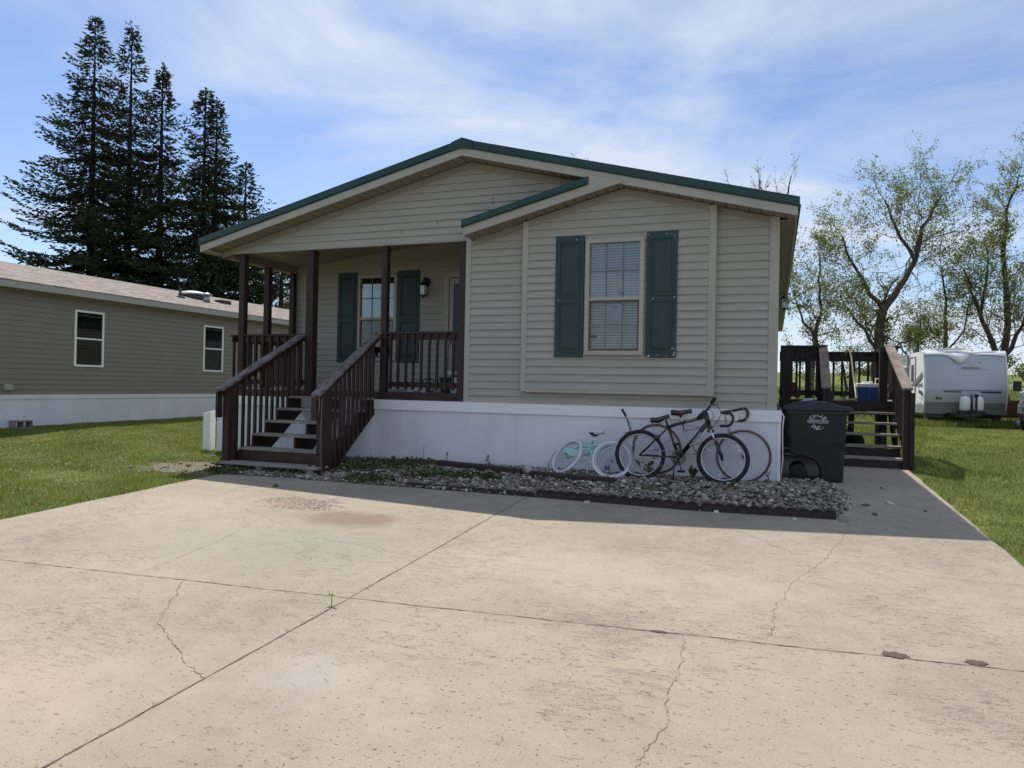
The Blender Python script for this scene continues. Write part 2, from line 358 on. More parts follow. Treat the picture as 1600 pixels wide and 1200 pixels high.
mb = MB(); ribbon(mb, [(-7.2,-6.09),(-5.81,-6.0),(-2.69,-5.79)], 0.007, jag=0.006); ribbon(mb, [(-2.69,-5.79),(-.47,-5.64),(1.26,-5.52),(1.88,-5.48)], 0.007, jag=0.007); mb.build('joint', m_joint, drive, True)
CR = [([(-5.29,-3.2),(-5.25,-3.55),(-5.28,-3.75),(-4.86,-3.99),(-4.59,-5.01),(-4.47,-5.85)],.006),
 ([(-4.05,-5.86),(-3.79,-6.21),(-3.54,-6.58),(-3.27,-6.78),(-2.97,-6.94),(-2.7,-7.09)],.009),
 ([(-.47,-5.64),(-.44,-5.99),(-.45,-6.39),(-.43,-6.72),(-.46,-6.9),(-.49,-7.11),(-.6,-7.7)],.008),
 ([(-.7,-2.03),(-.5,-2.68),(-.25,-2.91),(-.03,-3.22),(.16,-3.48),(.42,-3.57),(.66,-3.6),(.96,-3.76),(1.24,-3.86),(1.73,-3.83)],.006),
 ([(.73,-1.97),(.69,-2.55),(.56,-3.04),(.39,-3.7),(.18,-4.26),(.03,-4.97),(.01,-5.33),(-.01,-5.6)],.006),
 ([(.72,-.62),(.91,-.7),(1.26,-.84),(1.59,-1.18),(1.86,-1.28)],.013), ([(1.25,-1.74),(1.6,-1.72),(1.86,-1.74)],.010),
 ([(.29,-2.65),(.69,-2.75),(1.06,-2.74)],.004), ([(-4.88,-4.0),(-3.84,-4.49),(-2.74,-4.73)],.004),
 ([(-1.65,-4.15),(-1.27,-3.86),(-.83,-3.46),(-.6,-2.99)],.005), ([(-5.6,-4.6),(-5.3,-4.2),(-5.0,-4.05),(-4.86,-3.99)],.004),
 ([(.42,-3.57),(.8,-3.95),(1.0,-4.2)],.004)]
for pts, w_ in CR:
    mb = MB(); ribbon(mb, pts, w_*.42, 0.0035, jag=0.022, step=.03); mb.build('crack', m_crack, drive, True)
# two damp brown blotches on the joint
m_mud = mat('mud', (0.10,0.068,0.050), 0.9, var=.3, vscale=30, bump=.6, bscale=60)
for (cx, cy, rx, ry) in ((.655,-5.528,.072,.042), (1.052,-5.488,.052,.036), (-.62,-5.65,.055,.016)):
    mb = MB(); n = 28; mb.v.append((cx, cy, gz(cx, cy)+.007))
    for k in range(n):
        a = 2*math.pi*k/n; j = 1+random.uniform(-.22, .22); xx = cx+rx*math.cos(a)*j; yy = cy+ry*math.sin(a)*j; mb.v.append((xx, yy, gz(xx, yy)+.0045))
    for k in range(n): mb.f.append((0, 1+k, 1+(k+1) % n))
    mb.build('mud_spot', m_mud, drive, True)
# ------------------------------------------------------------ lap siding
def siding(mb, P, lo, hi, z0, z1, h=0.110, op=(), thick=0.021):
    z = z0; k = 0
    while z < z1-1e-4:
        zt = min(z+h, z1)
        cuts = sorted({z, zt, *[o[2] for o in op if z < o[2] < zt], *[o[3] for o in op if z < o[3] < zt]})
        for a, b in zip(cuts[:-1], cuts[1:]):
            oa = thick*(1-(a-z)/h)+.002; ob = thick*(1-(b-z)/h)+.002
            la, lb, ha, hb = lo(a), lo(b), hi(a), hi(b)
            la_ = min(la, ha); ha_ = max(la, ha) if ha > la else la_
            segs = [(la_, min(lb, hb) if lb <= hb else (lb+hb)/2, ha_, hb if lb <= hb else (lb+hb)/2)]
            if ha_-la_ < 0.01: continue
            for o in op:
                if o[2] <= a+1e-5 and o[3] >= b-1e-5:
                    ns = []
                    for (p, p2, q, q2) in segs:
                        if o[1] <= p or o[0] >= q: ns.append((p, p2, q, q2)); continue
                        if o[0] > p: ns.append((p, p2, o[0], o[0]))
                        if o[1] < q: ns.append((o[1], o[1], q, q2))
                    segs = ns
            for (p, p2, q, q2) in segs:
                w_ = 0.0012*math.sin(k*3.1+p)
                mb.add([P(p, oa+w_, a), P(q, oa-w_, a), P(q2, ob, b), P(p2, ob, b)], [(0,1,2,3)])
                if abs(a-z) < 1e-6: mb.add([P(p, oa+w_, a), P(q, oa-w_, a), P(q, 0.0, a), P(p, 0.0, a)], [(3,2,1,0)])
        z += h; k += 1
XL, XR, XI = -9.05, 0.02, -4.42
RX = -4.38
YO = -0.37                      # front of the roof overhang
def ztop(x): return 4.84-0.256*(x-RX) if x > RX else 4.84+0.247*(x-RX)
house = thing('mobile_home', 'beige lap-sided mobile home with green metal roof edge, green shutters and white skirting', 'house', (-4.5, 0, 0))
def wallpart(mb, label=None): return mb.build('wall', m_siding, house, label=label)
# bay bump-out and wall on the right of the porch
BL, BR, BY = -3.47, -0.78, -0.09
BB = 1.155
su = lambda x: ztop(x)-0.235
bayop = [(-2.50, -1.73, 1.70, 3.27)]
mb = MB()
F0 = lambda u, o, z: (u, -o, z)
def hi_r(z): return min(XR, RX-((z-(4.84-.235))/.256)) if z > su(XR) else XR
mini = lambda x: 3.63+0.257*(x+4.35)-0.235           # underside of the small gable
def lo_m(z): return max(XI, (z-(3.63-.235))/.257-4.35)
siding(mb, F0, lambda z: max(XI, lo_m(z)), lambda z: min(BL+.02, hi_r(z)), 0.95, 3.95)
siding(mb, F0, lambda z: BR-.02, hi_r, 0.95, 4.0)
siding(mb, F0, lambda z: BL+.02, lambda z: BR-.02, 0.95, 1.17)
mb.build('wall', m_siding, house)
mb = MB()
FB = lambda u, o, z: (u, BY-o, z)
siding(mb, FB, lambda z: max(BL, lo_m(z)), lambda z: min(BR, hi_r(z)), BB+.02, 3.98, op=bayop)
mb.box(BL, BR, BY, 0.0, BB, BB+.02); mb.box(BL, BL+.01, BY, 0, BB, 3.6); mb.box(BR-.01, BR, BY, 0, BB, 3.7)
mb.build('bay', m_siding, house)
# gable over the porch
mb = MB()
def lo_g(z): return max(XL+.22-.2, RX-((4.84-.235-z)/.247)) if z > ztop(XL)-.235 else XL
def hi_g(z): return min(RX+(4.84-.235-z)/.256 if z > 3.95 else 9, 9 if z < 3.39 else max((z-3.40)/.257-4.33, XI))
siding(mb, F0, lo_g, lambda z: min(hi_g(z), hi_r(z)), 3.42, 4.58)
mb.box(XL, XI-.02, 0.0, 0.12, 3.42, 3.60)
mb.box(XL, XI-.02, -.018, 0.0, 3.405, 3.435)
mb.build('wall', m_siding, house)
# panel end joints in the gable siding
for (x, z) in ((-4.93, 3.68), (-4.02, 3.94), (-5.55,3.55)): mb = MB(); mb.box(x, x+.004, -.0245, -.006, z, z+.105); mb.build('siding_joint', m_soffit, house)
# recessed wall, side walls, back wall
RY = 1.9
mb = MB()
FR = lambda u, o, z: (u, RY-o, z)
winop = [(-7.48, -6.70, 1.68, 3.24)]; dop = [(-5.64, -4.76, 1.07, 3.25)]
siding(mb, FR, lambda z: XL, lambda z: XI, 0.98, 3.98, op=winop+dop)
wallpart(mb)
mb = MB()
siding(mb, lambda u, o, z: (XL-o, u, z), lambda z: RY, lambda z: 18.0, 0.95, 3.45)
siding(mb, lambda u, o, z: (XI-o, u, z), lambda z: 0.0, lambda z: RY, 0.95, 3.9)
wallpart(mb)
mb = MB(); siding(mb, lambda u, o, z: (XR+o, u, z), lambda z: 0.0, lambda z: 18.0, 0.95, 3.47); wallpart(mb)
mb = MB(); mb.box(XL, XR, 17.98, 18.0, 0, 3.4); mb.build('wall', m_siding, house); mb = MB(); mb.box(XL+.05, XR-.05, RY+.6, RY+.62, 0.95, 3.6); mb.box(BL, BR, .5, .52, 0.95, 3.6)
mb.box(BL, BR, 0.02, .5, 3.55, 3.6); mb.box(BL, BR, .02, .5, 1.3, 1.32)
mb.build('inner_wall', m_dark, house)
# trims
mb = MB()
mb.box(XR-.10, XR+.02, -.026, 0.0, 0.945, 3.50); mb.box(XR+.001, XR+.022, 0.0, 0.10, 0.945, 3.47)
mb.build('corner_trim', m_trim, house, bevel=.003)
mb = MB(); mb.box(XI-.01, XI+.075, -.026, 0.0, 0.945, 3.50); mb.box(XI-.012, XI, 0.0, .1, .945, 3.45); mb.build('corner_trim', m_trim, house, bevel=.003)
mb = MB(); mb.box(BL-.02, BL+.065, BY-.022, 0.0, BB-.02, mini(BL)+.0); mb.build('corner_trim', m_trim, house, bevel=.003)
mb = MB(); mb.box(BR-.065, BR+.03, BY-.022, 0.0, BB-.035, su(BR)+.0); mb.build('corner_trim', m_trim, house, bevel=.003)
mb = MB(); mb.box(BL+.065, BR-.065, BY-.018, BY+.0, BB-.03, BB+.022); mb.build('bay_sill', m_trim, house, bevel=.002)
# frieze boards under the soffit (follow the slopes)
mb = MB()
def slopeboard(mb, x0, x1, f, y0, y1, top, h):
    mb.add([(x0,y0,f(x0)+top-h),(x1,y0,f(x1)+top-h),(x1,y0,f(x1)+top),(x0,y0,f(x0)+top),(x0,y1,f(x0)+top-h),(x1,y1,f(x1)+top-h),(x1,y1,f(x1)+top),(x0,y1,f(x0)+top)],
           [(0,1,2,3),(7,6,5,4),(0,4,5,1),(1,5,6,2),(2,6,7,3),(3,7,4,0)])
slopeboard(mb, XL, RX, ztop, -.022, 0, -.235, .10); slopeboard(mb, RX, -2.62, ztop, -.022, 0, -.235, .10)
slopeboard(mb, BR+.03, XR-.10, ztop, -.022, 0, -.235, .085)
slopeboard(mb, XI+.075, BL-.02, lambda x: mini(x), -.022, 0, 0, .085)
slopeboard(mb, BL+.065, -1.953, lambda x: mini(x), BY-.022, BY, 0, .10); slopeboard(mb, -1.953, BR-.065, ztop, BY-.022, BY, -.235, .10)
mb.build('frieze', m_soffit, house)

# ------------------------------------------------------------ roof
roof_parts = []
mb = MB()
XE0, XE1, YB = -9.27, 0.27, 18.4
def slab(mb, pts, y0, y1, top, th):
    n = len(pts); v = []
    for (x, z) in pts: v += [(x, y0, z+top), (x, y0, z+top-th)]
    for (x, z) in pts: v += [(x, y1, z+top), (x, y1, z+top-th)]
    f = []
    for i in range(n-1):
        a = 2*i; b = 2*n+2*i
        f += [(a, a+1, a+3, a+2), (b+2, b+3, b+1, b), (a, a+2, b+2, b), (a+1, b+1, b+3, a+3)]
    f += [(0, 2*n, 2*n+1, 1), (2*n-2, 2*n-1, 4*n-1, 4*n-2)]
    return mb.add(v, f)
line = [(XE0, ztop(XE0)), (RX, 4.84), (XE1, ztop(XE1))]
slab(mb, line, YO, YB, 0, .125)
# ribs of the metal roofing
y = 0.2
roof = mb.build('roof', m_green, house)
mb = MB()
while y < YB:
    for a, b in ((XE0, RX), (RX, XE1)): mb.beam((a, y, ztop(a)+.008), (b, y, ztop(b)+.008), .03, .02)
    y += .30
mb.build('roof_rib', m_green, roof)
# ridge cap
mb = MB(); mb.add([(RX-.17, YO-.012, ztop(RX-.17)+.004), (RX, YO-.012, 4.858), (RX+.17, YO-.012, ztop(RX+.17)+.004), (RX+.17, YO-.012, ztop(RX+.17)-.12), (RX, YO-.012, 4.70), (RX-.17, YO-.012, ztop(RX-.17)-.12),
  (RX-.17, YB, ztop(RX-.17)+.012), (RX, YB, 4.866), (RX+.17, YB, ztop(RX+.17)+.012)], [(0,1,4,5), (1,2,3,4), (0,6,7,1), (1,7,8,2)])
mb.build('ridge_cap', m_green, roof)
# drip lip: shadow line below the metal
mb = MB(); slopeboard(mb, XE0, RX, ztop, YO-.014, YO, -.098, .012); slopeboard(mb, RX, XE1, ztop, YO-.014, YO, -.098, .012)
mb.box(XE1, XE1+.012, YO, YB, ztop(XE1)-.13, ztop(XE1)-.095)
mb.build('drip_edge', m_green, roof)
mb = MB(); slopeboard(mb, XE0+.02, RX, ztop, YO+.015, YO+.04, -.125, .115); slopeboard(mb, RX, XE1-.02, ztop, YO+.015, YO+.04, -.125, .115)
mb.box(XE1-.045, XE1-.02, YO+.04, YB, ztop(XE1)-.235, ztop(XE1)-.125); mb.box(XE0+.02, XE0+.045, YO+.04, YB, ztop(XE0)-.235, ztop(XE0)-.125)
mb.build('fascia', m_trim, roof, bevel=.002)
# soffit, ribbed: boards running front-back with grooves
def soffit(mb, xa, xb, f, y0, y1, top, step=.15):
    x = xa
    while x < xb-1e-4:
        x2 = min(x+step-.014, xb)
        mb.add([(x,y0,f(x)+top),(x2,y0,f(x2)+top),(x2,y1,f(x2)+top),(x,y1,f(x)+top)], [(0,3,2,1)])
        x3 = min(x+step, xb); mb.add([(x2,y0,f(x2)+top+.018),(x3,y0,f(x3)+top+.018),(x3,y1,f(x3)+top+.018),(x2,y1,f(x2)+top+.018)], [(0,3,2,1)])
        mb.add([(x2,y0,f(x2)+top),(x2,y1,f(x2)+top),(x2,y1,f(x2)+top+.018),(x2,y0,f(x2)+top+.018)], [(0,1,2,3)])
        mb.add([(x3,y0,f(x3)+top),(x3,y1,f(x3)+top),(x3,y1,f(x3)+top+.018),(x3,y0,f(x3)+top+.018)], [(0,1,2,3)])
        x += step
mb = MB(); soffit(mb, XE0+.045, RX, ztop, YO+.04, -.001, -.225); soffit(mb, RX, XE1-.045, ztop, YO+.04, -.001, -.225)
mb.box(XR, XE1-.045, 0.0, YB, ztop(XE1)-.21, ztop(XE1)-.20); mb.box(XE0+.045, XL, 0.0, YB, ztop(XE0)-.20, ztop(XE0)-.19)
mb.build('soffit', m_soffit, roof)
# closed box ends of the eaves
mb = MB(); mb.box(XE0+.045, XL, YO+.04, .10, ztop(XE0)-.215, ztop(XE0)-.20)
mb.prism([(XL-.012, ztop(XE0)-.22), (XL, ztop(XE0)-.22), (XL, ztop(XL)-.24), (XL-.012, ztop(XL)-.24)], YO+.04, 0.0)
mb.build('eave_return', m_trim, roof)
# small gable roof edge in front of the bay
MT = lambda x: 3.63+0.257*(x+4.35)
mb = MB()
slab(mb, [(-4.355, MT(-4.355)), (-2.455, MT(-2.455))], YO-.03, -.005, 0, .105)
slopeboard(mb, -4.355, -2.455, MT, YO-.045, YO-.03, -.085, .012)
gr = mb.build('gable_roof', m_green, house)
mb = MB()
mb.add([(-4.33, YO-.002, MT(-4.33)-.105), (-2.455, YO-.002, MT(-2.455)-.105), (-2.455, YO-.002, ztop(-2.455)-.205), (-1.965, YO-.002, ztop(-1.965)-.20), (-1.965, YO-.002, mini(-1.965)+.006), (-4.33, YO-.002, mini(-4.33)+.012)], [(0,5,4,3,2,1)])
mb.add([(-4.33, YO-.002, MT(-4.33)-.105), (-4.33, -.005, MT(-4.33)-.105), (-4.33, -.005, mini(-4.33)+.012), (-4.33, YO-.002, mini(-4.33)+.012)], [(0,1,2,3)])
mb.add([(-4.33, YO-.002, mini(-4.33)+.012), (-4.33, YO+.02, mini(-4.33)+.012), (-1.965, YO+.02, mini(-1.965)+.006), (-1.965, YO-.002, mini(-1.965)+.006)], [(0,1,2,3)])
mb.build('fascia', m_trim, gr)
mb = MB(); soffit(mb, -4.32, -1.96, MT, YO+.02, -.002, -.222); mb.build('soffit', m_soffit, gr)
# porch ceiling and left beam
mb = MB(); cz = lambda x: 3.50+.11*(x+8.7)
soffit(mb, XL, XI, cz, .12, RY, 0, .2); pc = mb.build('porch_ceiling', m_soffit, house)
mb = MB(); mb.box(XL, XL+.12, .12, RY, 3.34, 3.60); mb.box(XL-.012, XL, 0, RY, 3.34, 3.55); mb.build('porch_beam', m_soffit, house)

# ------------------------------------------------------------ skirting
mb = MB()
SX0, SX1 = XL-.05, 0.09
mb.box(SX0, SX1, -.035, 0.02, -.12, .855)
mb.box(SX1-.03, SX1, -.035, 17.9, -.05, .855); mb.box(SX0, SX0+.03, .02, 17.9, -.05, .855); mb.box(SX0, SX1, 17.88, 17.9, -.05, .855)
x = SX0+.25
while x < SX1-.1:
    mb.box(x, x+.012, -.039, -.035, -.1, .85); x += .408
sk = mb.build('skirting', m_skirt, house)
mb = MB(); mb.box(SX0-.005, SX1+.012, -.062, 0.02, .80, .945); mb.box(SX1, SX1+.012, .02, 17.9, .82, .945)
mb.prism([(-.062,.945),(-.062,.95),(0.0,.958),(0.0,.945)], SX0-.005, SX1+.012, axis='x')
mb.build('skirting_cap', m_white, sk, bevel=.004)
mb = MB(); mb.box(SX1-.03, SX1+.006, -.043, -.035, -.1, .80); mb.build('corner_strip', m_white, sk)

# ------------------------------------------------------------ windows
def window(name, u0, u1, z0, z1, y, parent, mid, fw=.045, blinds=None, label=None, gl=None, sashdark=True):
    """double-hung window facing -y"""
    mb = MB()
    for (a, b, c, d) in ((u0,u1,z1-fw,z1), (u0,u1,z0,z0+fw), (u0,u0+fw,z0+fw,z1-fw), (u1-fw,u1,z0+fw,z1-fw)): mb.box(a, b, y-.045, y+.03, c, d)
    mb.box(u0+fw, u1-fw, y-.040, y+.0, mid-.022, mid+.022)
    wn = mb.build(name, m_trim, parent, bevel=.003, label=label)
    a, b = u0+fw, u1-fw
    mb = MB(); s_ = .022
    for (z_a, z_b, yy) in ((z0+fw, mid-.022, y-.022),):
        mb.box(a, b, yy, yy+.02, z_a, z_a+s_+.01); mb.box(a, b, yy, yy+.02, z_b-s_, z_b); mb.box(a, a+s_, yy, yy+.02, z_a+s_+.01, z_b-s_); mb.box(b-s_, b, yy, yy+.02, z_a+s_+.01, z_b-s_)
    mb.build('sash', mat_sash if sashdark else m_white, wn)
    mb = MB()
    mb.box(a, b, y-.006, y-.003, mid+.022, z1-fw); mb.build('pane', gl or m_glass, wn)
    mb = MB(); mb.box(a+s_, b-s_, y-.010, y-.007, z0+fw+s_, mid-.022); mb.build('pane', m_screen if gl is None else gl, wn)
    mb = MB(); w3 = (b-a)/3
    for k in (1, 2): mb.box(a+w3*k-.007, a+w3*k+.007, y-.016, y-.011, z0+fw, z1-fw)
    for zz in ((mid+z1-fw)/2, (mid+z0+fw)/2): mb.box(a, b, y-.0225, y-.0165, zz-.007, zz+.007)
    mb.build('muntin', m_muntin, wn)
    if blinds:
        mb = MB(); z = z1-fw-.02
        while z > z0+fw+.05:
            mb.add([(a+.01, y+.038, z-.0165), (b-.01, y+.038, z-.0165), (b-.01, y+.058, z+.0165), (a+.01, y+.058, z+.0165)], [(0,1,2,3)]); z -= .038
        for k in (.22, .78): mb.box(a+(b-a)*k, a+(b-a)*k+.005, y+.030, y+.034, z0+fw+.03, z1-fw)
        mb.build('blind', m_blind, wn)
    return wn
mat_sash = mat('bronze_sash', (0.10,0.075,0.065), 0.5)
def shutter(x0, x1, z0, z1, y, label, chips=0):
    mb = MB(); mb.box(x0, x1, y-.03, y, z0, z1)
    w_ = .055; zm = z0+(z1-z0)*.475
    s = mb.build('shutter', m_shutter, house, bevel=.003, label=label)
    for (a, b) in ((z0+.075, zm-.03), (zm+.03, z1-.075)):
        mb = MB(); p0, p1 = x0+w_, x1-w_
        # moulding ring proud of the face, raised field inside
        r = .018
        mb.box(p0, p1, y-.044, y-.03, a, a+r); mb.box(p0, p1, y-.044, y-.03, b-r, b); mb.box(p0, p0+r, y-.044, y-.03, a+r, b-r); mb.box(p1-r, p1, y-.044, y-.03, a+r, b-r)
        mb.add([(p0+r+.012,y-.031,a+r+.012),(p1-r-.012,y-.031,a+r+.012),(p1-r-.012,y-.031,b-r-.012),(p0+r+.012,y-.031,b-r-.012),
                (p0+r+.05,y-.043,a+r+.05),(p1-r-.05,y-.043,a+r+.05),(p1-r-.05,y-.043,b-r-.05),(p0+r+.05,y-.043,b-r-.05)], [(4,5,6,7),(0,1,5,4),(1,2,6,5),(2,3,7,6),(3,0,4,7)])
        mb.build('panel', m_shutter, s)
    if chips:
        mb = MB()
        for k in range(chips):
            if random.random() < .6: cx = random.choice([x1-.02, x1-.035, x1-.05]); cz_ = random.choice([z1-.05, z1-.08, z0+.04, z0+.06, z0+.12])+random.uniform(-.03, .03)
            else: cx = random.uniform(x0+.02, x1-.02); cz_ = random.choice([z0+.02, z1-.05, zm])+random.uniform(-.012, .012)
            n = 5; r = random.uniform(.003, .013); pts = [(cx+r*random.uniform(.5, 1.1)*math.cos(2*math.pi*k2/n)*.7, y-.0315, cz_+r*random.uniform(.6, 1.6)*math.sin(2*math.pi*k2/n)) for k2 in range(n)]
            mb.add(pts, [tuple(range(n))])
        mb.build('chipped_paint', m_white, s)
    return s
bw = window('window', -2.535, -1.70, 1.665, 3.305, BY-.012, house, 2.455, fw=.062, blinds=True, label='double-hung bay window with white blinds and a paper notice taped inside')
m_paper = mat('paper', (0.62,0.64,0.70), 0.8)
mb = MB(); mb.box(-2.255, -2.000, BY+.012, BY+.014, 2.06, 2.405); nb_ = mb.build('notice', m_paper, bw)
m_ink = mat('ink', (0.05,0.06,0.08), 0.9); m_ink2 = mat('ink_faint', (0.40,0.42,0.48), 0.9)
mb = MB(); mb.box(-2.25, -2.005, BY+.010, BY+.012, 2.39, 2.412); mb.build('tape', mat('tape', (0.18,0.20,0.28), .6), bw)
txt('Warning', 'notice_heading', .034, m_ink, bw, (-2.12, BY+.0112, 2.345), (1,0,0), (0,0,1), .0004, bold=.001)
mb = MB()
for i in range(11):
    z = 2.30-.021*i; mb.box(-2.235, -2.02-random.uniform(0, .06), BY+.0105, BY+.0118, z, z+.006)
mb.build('notice_lines', m_ink2, bw)
# dark gaps and bent slats low in the blinds
mb = MB(); mb.box(-2.07, -1.99, BY+.018, BY+.021, 2.52, 2.55); mb.build('broken_slat', m_dark, bw); mb = MB(); mb.box(-2.47, -2.36, BY+.018, BY+.021, 1.92, 1.955); mb.build('broken_slat', m_dark, bw)
shutter(-2.975, -2.553, 1.635, 3.36, BY-.012, 'left green shutter of the bay window, nearly unmarked', 3)
shutter(-1.672, -1.255, 1.635, 3.36, BY-.012, 'right green shutter of the bay window with chipped paint at its corners', 22)
rw = window('window', -7.51, -6.67, 1.64, 3.27, RY-.012, house, 2.44, fw=.055, label='double-hung porch window half hidden by a brown post')
# white shade hanging behind the porch window
mb = MB(); mb.box(-7.45, -6.73, RY+.04, RY+.045, 2.44, 2.98); mb.build('shade', mat('shade', (.55,.6,.62), .8), rw)
shutter(-7.965, -7.53, 1.61, 3.33, RY-.012, 'left green shutter of the porch window')
shutter(-6.65, -6.20, 1.61, 3.33, RY-.012, 'right green shutter of the porch window')
# storm door
mb = MB(); mb.box(-5.70, -5.60, RY-.03, RY+.02, 1.07, 3.27); mb.box(-4.80, -4.70, RY-.03, RY+.02, 1.07, 3.27); mb.box(-5.60, -4.80, RY-.03, RY+.02, 3.17, 3.27)
door = mb.build('door', m_trim, house, bevel=.003, label='storm door behind the right porch post')
mb = MB(); x0, x1 = -5.59, -4.81
mb.box(x0, x0+.08, RY-.02, RY, 1.09, 3.16); mb.box(x1-.08, x1, RY-.02, RY, 1.09, 3.16); mb.box(x0+.08, x1-.08, RY-.02, RY, 3.06, 3.16); mb.box(x0+.08, x1-.08, RY-.02, RY, 1.09, 1.35)
mb.build('door_leaf', m_trim, door, bevel=.003)
mb = MB(); mb.box(x0+.08, x1-.08, RY-.012, RY-.009, 1.35, 3.06); mb.build('pane', m_glassdk, door)
mb = MB(); mb.box(x0+.09, x1-.09, RY+.03, RY+.034, 1.35, 2.85); mb.build('inner_panel', mat('door_grey', (.38,.43,.47), .6), door)
mb = MB(); mb.cyl((-5.54, RY-.02, 2.02), (-5.54, RY-.06, 2.02), .012); mb.box(-5.55, -5.53, RY-.07, RY-.055, 1.94, 2.10); mb.build('handle', m_black, door)
# wall lanterns
def lantern(x, y, z, nx, ny, sc_=1.0, label=''):
    X_ = Vector((nx, ny, 0)); S_ = Vector((-ny, nx, 0)); P0 = Vector((x, y, z))
    def q(a, b, c): return P0+X_*(a*sc_)+S_*(b*sc_)+Vector((0,0,c*sc_))
    mb = MB()
    v = []; n = 20
    for d in (0, .018):
        for k in range(n): v.append(q(d, .075*math.cos(2*math.pi*k/n), .085+.075*math.sin(2*math.pi*k/n)))
    mb.add(v, [tuple(range(n)), tuple(range(n, 2*n))]+[(k, (k+1) % n, (k+1) % n+n, k+n) for k in range(n)])
    mb.tube([q(.01,0,.06), q(.06,0,.12), q(.12,0,.14), q(.13,0,.09)], .011*sc_, 8)
    mb.tube([q(.13,0,.10), q(.13,0,.06)], [.02*sc_, .025*sc_], 10); mb.tube([q(.13,0,.06), q(.13,0,.0)], [.03*sc_, .085*sc_], 10)
    for a, b in ((-1,-1), (-1,1), (1,-1), (1,1)): mb.tube([q(.13+a*.055, b*.055, 0), q(.13+a*.045, b*.045, -.17)], .006*sc_, 5)
    mb.tube([q(.13,0,-.165), q(.13,0,-.185)], .068*sc_, 12); mb.tube([q(.13,0,-.185), q(.13,0,-.21)], [.03*sc_, .008*sc_], 8)
    l = mb.build('wall_lantern', m_black, house, True if False else False, label=label)
    mb = MB(); v = [q(.13+a*.048, b*.048, c) for c in (-.002, -.162) for a, b in ((-1,-1),(1,-1),(1,1),(-1,1))]
    mb.add(v, [(0,1,5,4),(1,2,6,5),(2,3,7,6),(3,0,4,7)]); mb.build('lantern_glass', m_glass, l)
    mb = MB(); mb.blob(q(.13,0,-.09), (.02*sc_, .02*sc_, .035*sc_), 8, 6); mb.build('bulb', m_white, l, True)
mb = MB(); mb.box(-6.16, -5.93, RY-.022, RY-.014, 2.93, 3.22); mb.build('lantern_plate', m_trim, house, bevel=.003)
lantern(-6.05, RY-.022, 3.02, 0, -1, 1.05, 'black porch lantern beside the storm door')
lantern(XR+.012, 4.3, 2.93, 1, 0, 1.0, 'black lantern on the right side wall')
mb = MB(); mb.box(XR, XR+.03, 3.35, 3.43, 1.08, 3.2); mb.box(XR, XR+.03, 4.12, 4.2, 1.08, 3.2); mb.box(XR, XR+.03, 3.43, 4.12, 3.12, 3.2); mb.box(XR, XR+.024, 3.43, 4.12, 1.08, 3.12); sd = mb.build('door', m_trim, house, bevel=.003, label='side door opening onto the right deck')
mb = MB(); mb.box(XR+.024, XR+.028, 3.58, 3.97, 2.2, 2.95); mb.build('pane', m_glassdk, sd)
# small duplex receptacle / cable at the front right corner
mb = MB(); mb.tube([(.10,-.03,.93),(.13,-.04,.88),(.115,-.02,.7),(.125,-.01,.3),(.10,0,.05)], .008, 6); mb.build('cable', m_white, house, True)

# ------------------------------------------------------------ porch
porch = thing('wooden_porch', 'dark brown wooden front porch with posts, railings and a flight of open steps', 'porch', (-6.7, 0, 0))
FZ = 1.07
mb = MB()
x = XL+.03
while x < XI-.02: mb.box(x, min(x+.138, XI-.015), .04, RY-.02, FZ-.035, FZ); x += .143
mb.build('floor', m_tread, porch)
mb = MB(); mb.box(XL+.01, XI-.013, -.012, .03, FZ-.135, FZ+.004); mb.box(XL+.01, XL+.05, .03, RY, FZ-.135, FZ+.002); mb.build('rim_board', m_wood, porch, bevel=.004)
posts = [(-8.665, .055, .11, .11, 3.405), (-7.265, .07, .14, .15, 3.405), (-5.86, .055, .10, .11, 3.405), (-4.49, .055, .115, .11, 3.405), (-8.93, 1.02, .11, .11, 3.34), (-8.96, 1.80, .10, .10, 3.34)]
pobs = []
for (px_, py_, w_, d_, zt) in posts:
    mb = MB(); mb.box(px_-w_/2, px_+w_/2, py_-d_/2, py_+d_/2, FZ-.13 if py_ < .1 else FZ, zt-.001)
    if py_ < .1: mb.box(px_-w_/2-.012, px_+w_/2+.012, py_-d_/2-.012, py_+d_/2+.012, zt-.075, zt-.03)
    pobs.append(mb.build('post', m_wood, porch, bevel=.005))
m_num = mat('house_number_black', (.006,.006,.006), .35)
for i, ch in enumerate('618'):
    txt(ch, 'house_number', .155, m_num, pobs[2], (-5.862+.012*i, -.004, 2.925-.165*i), (1, 0, 0), (0, 0, 1), .006, bold=.002)
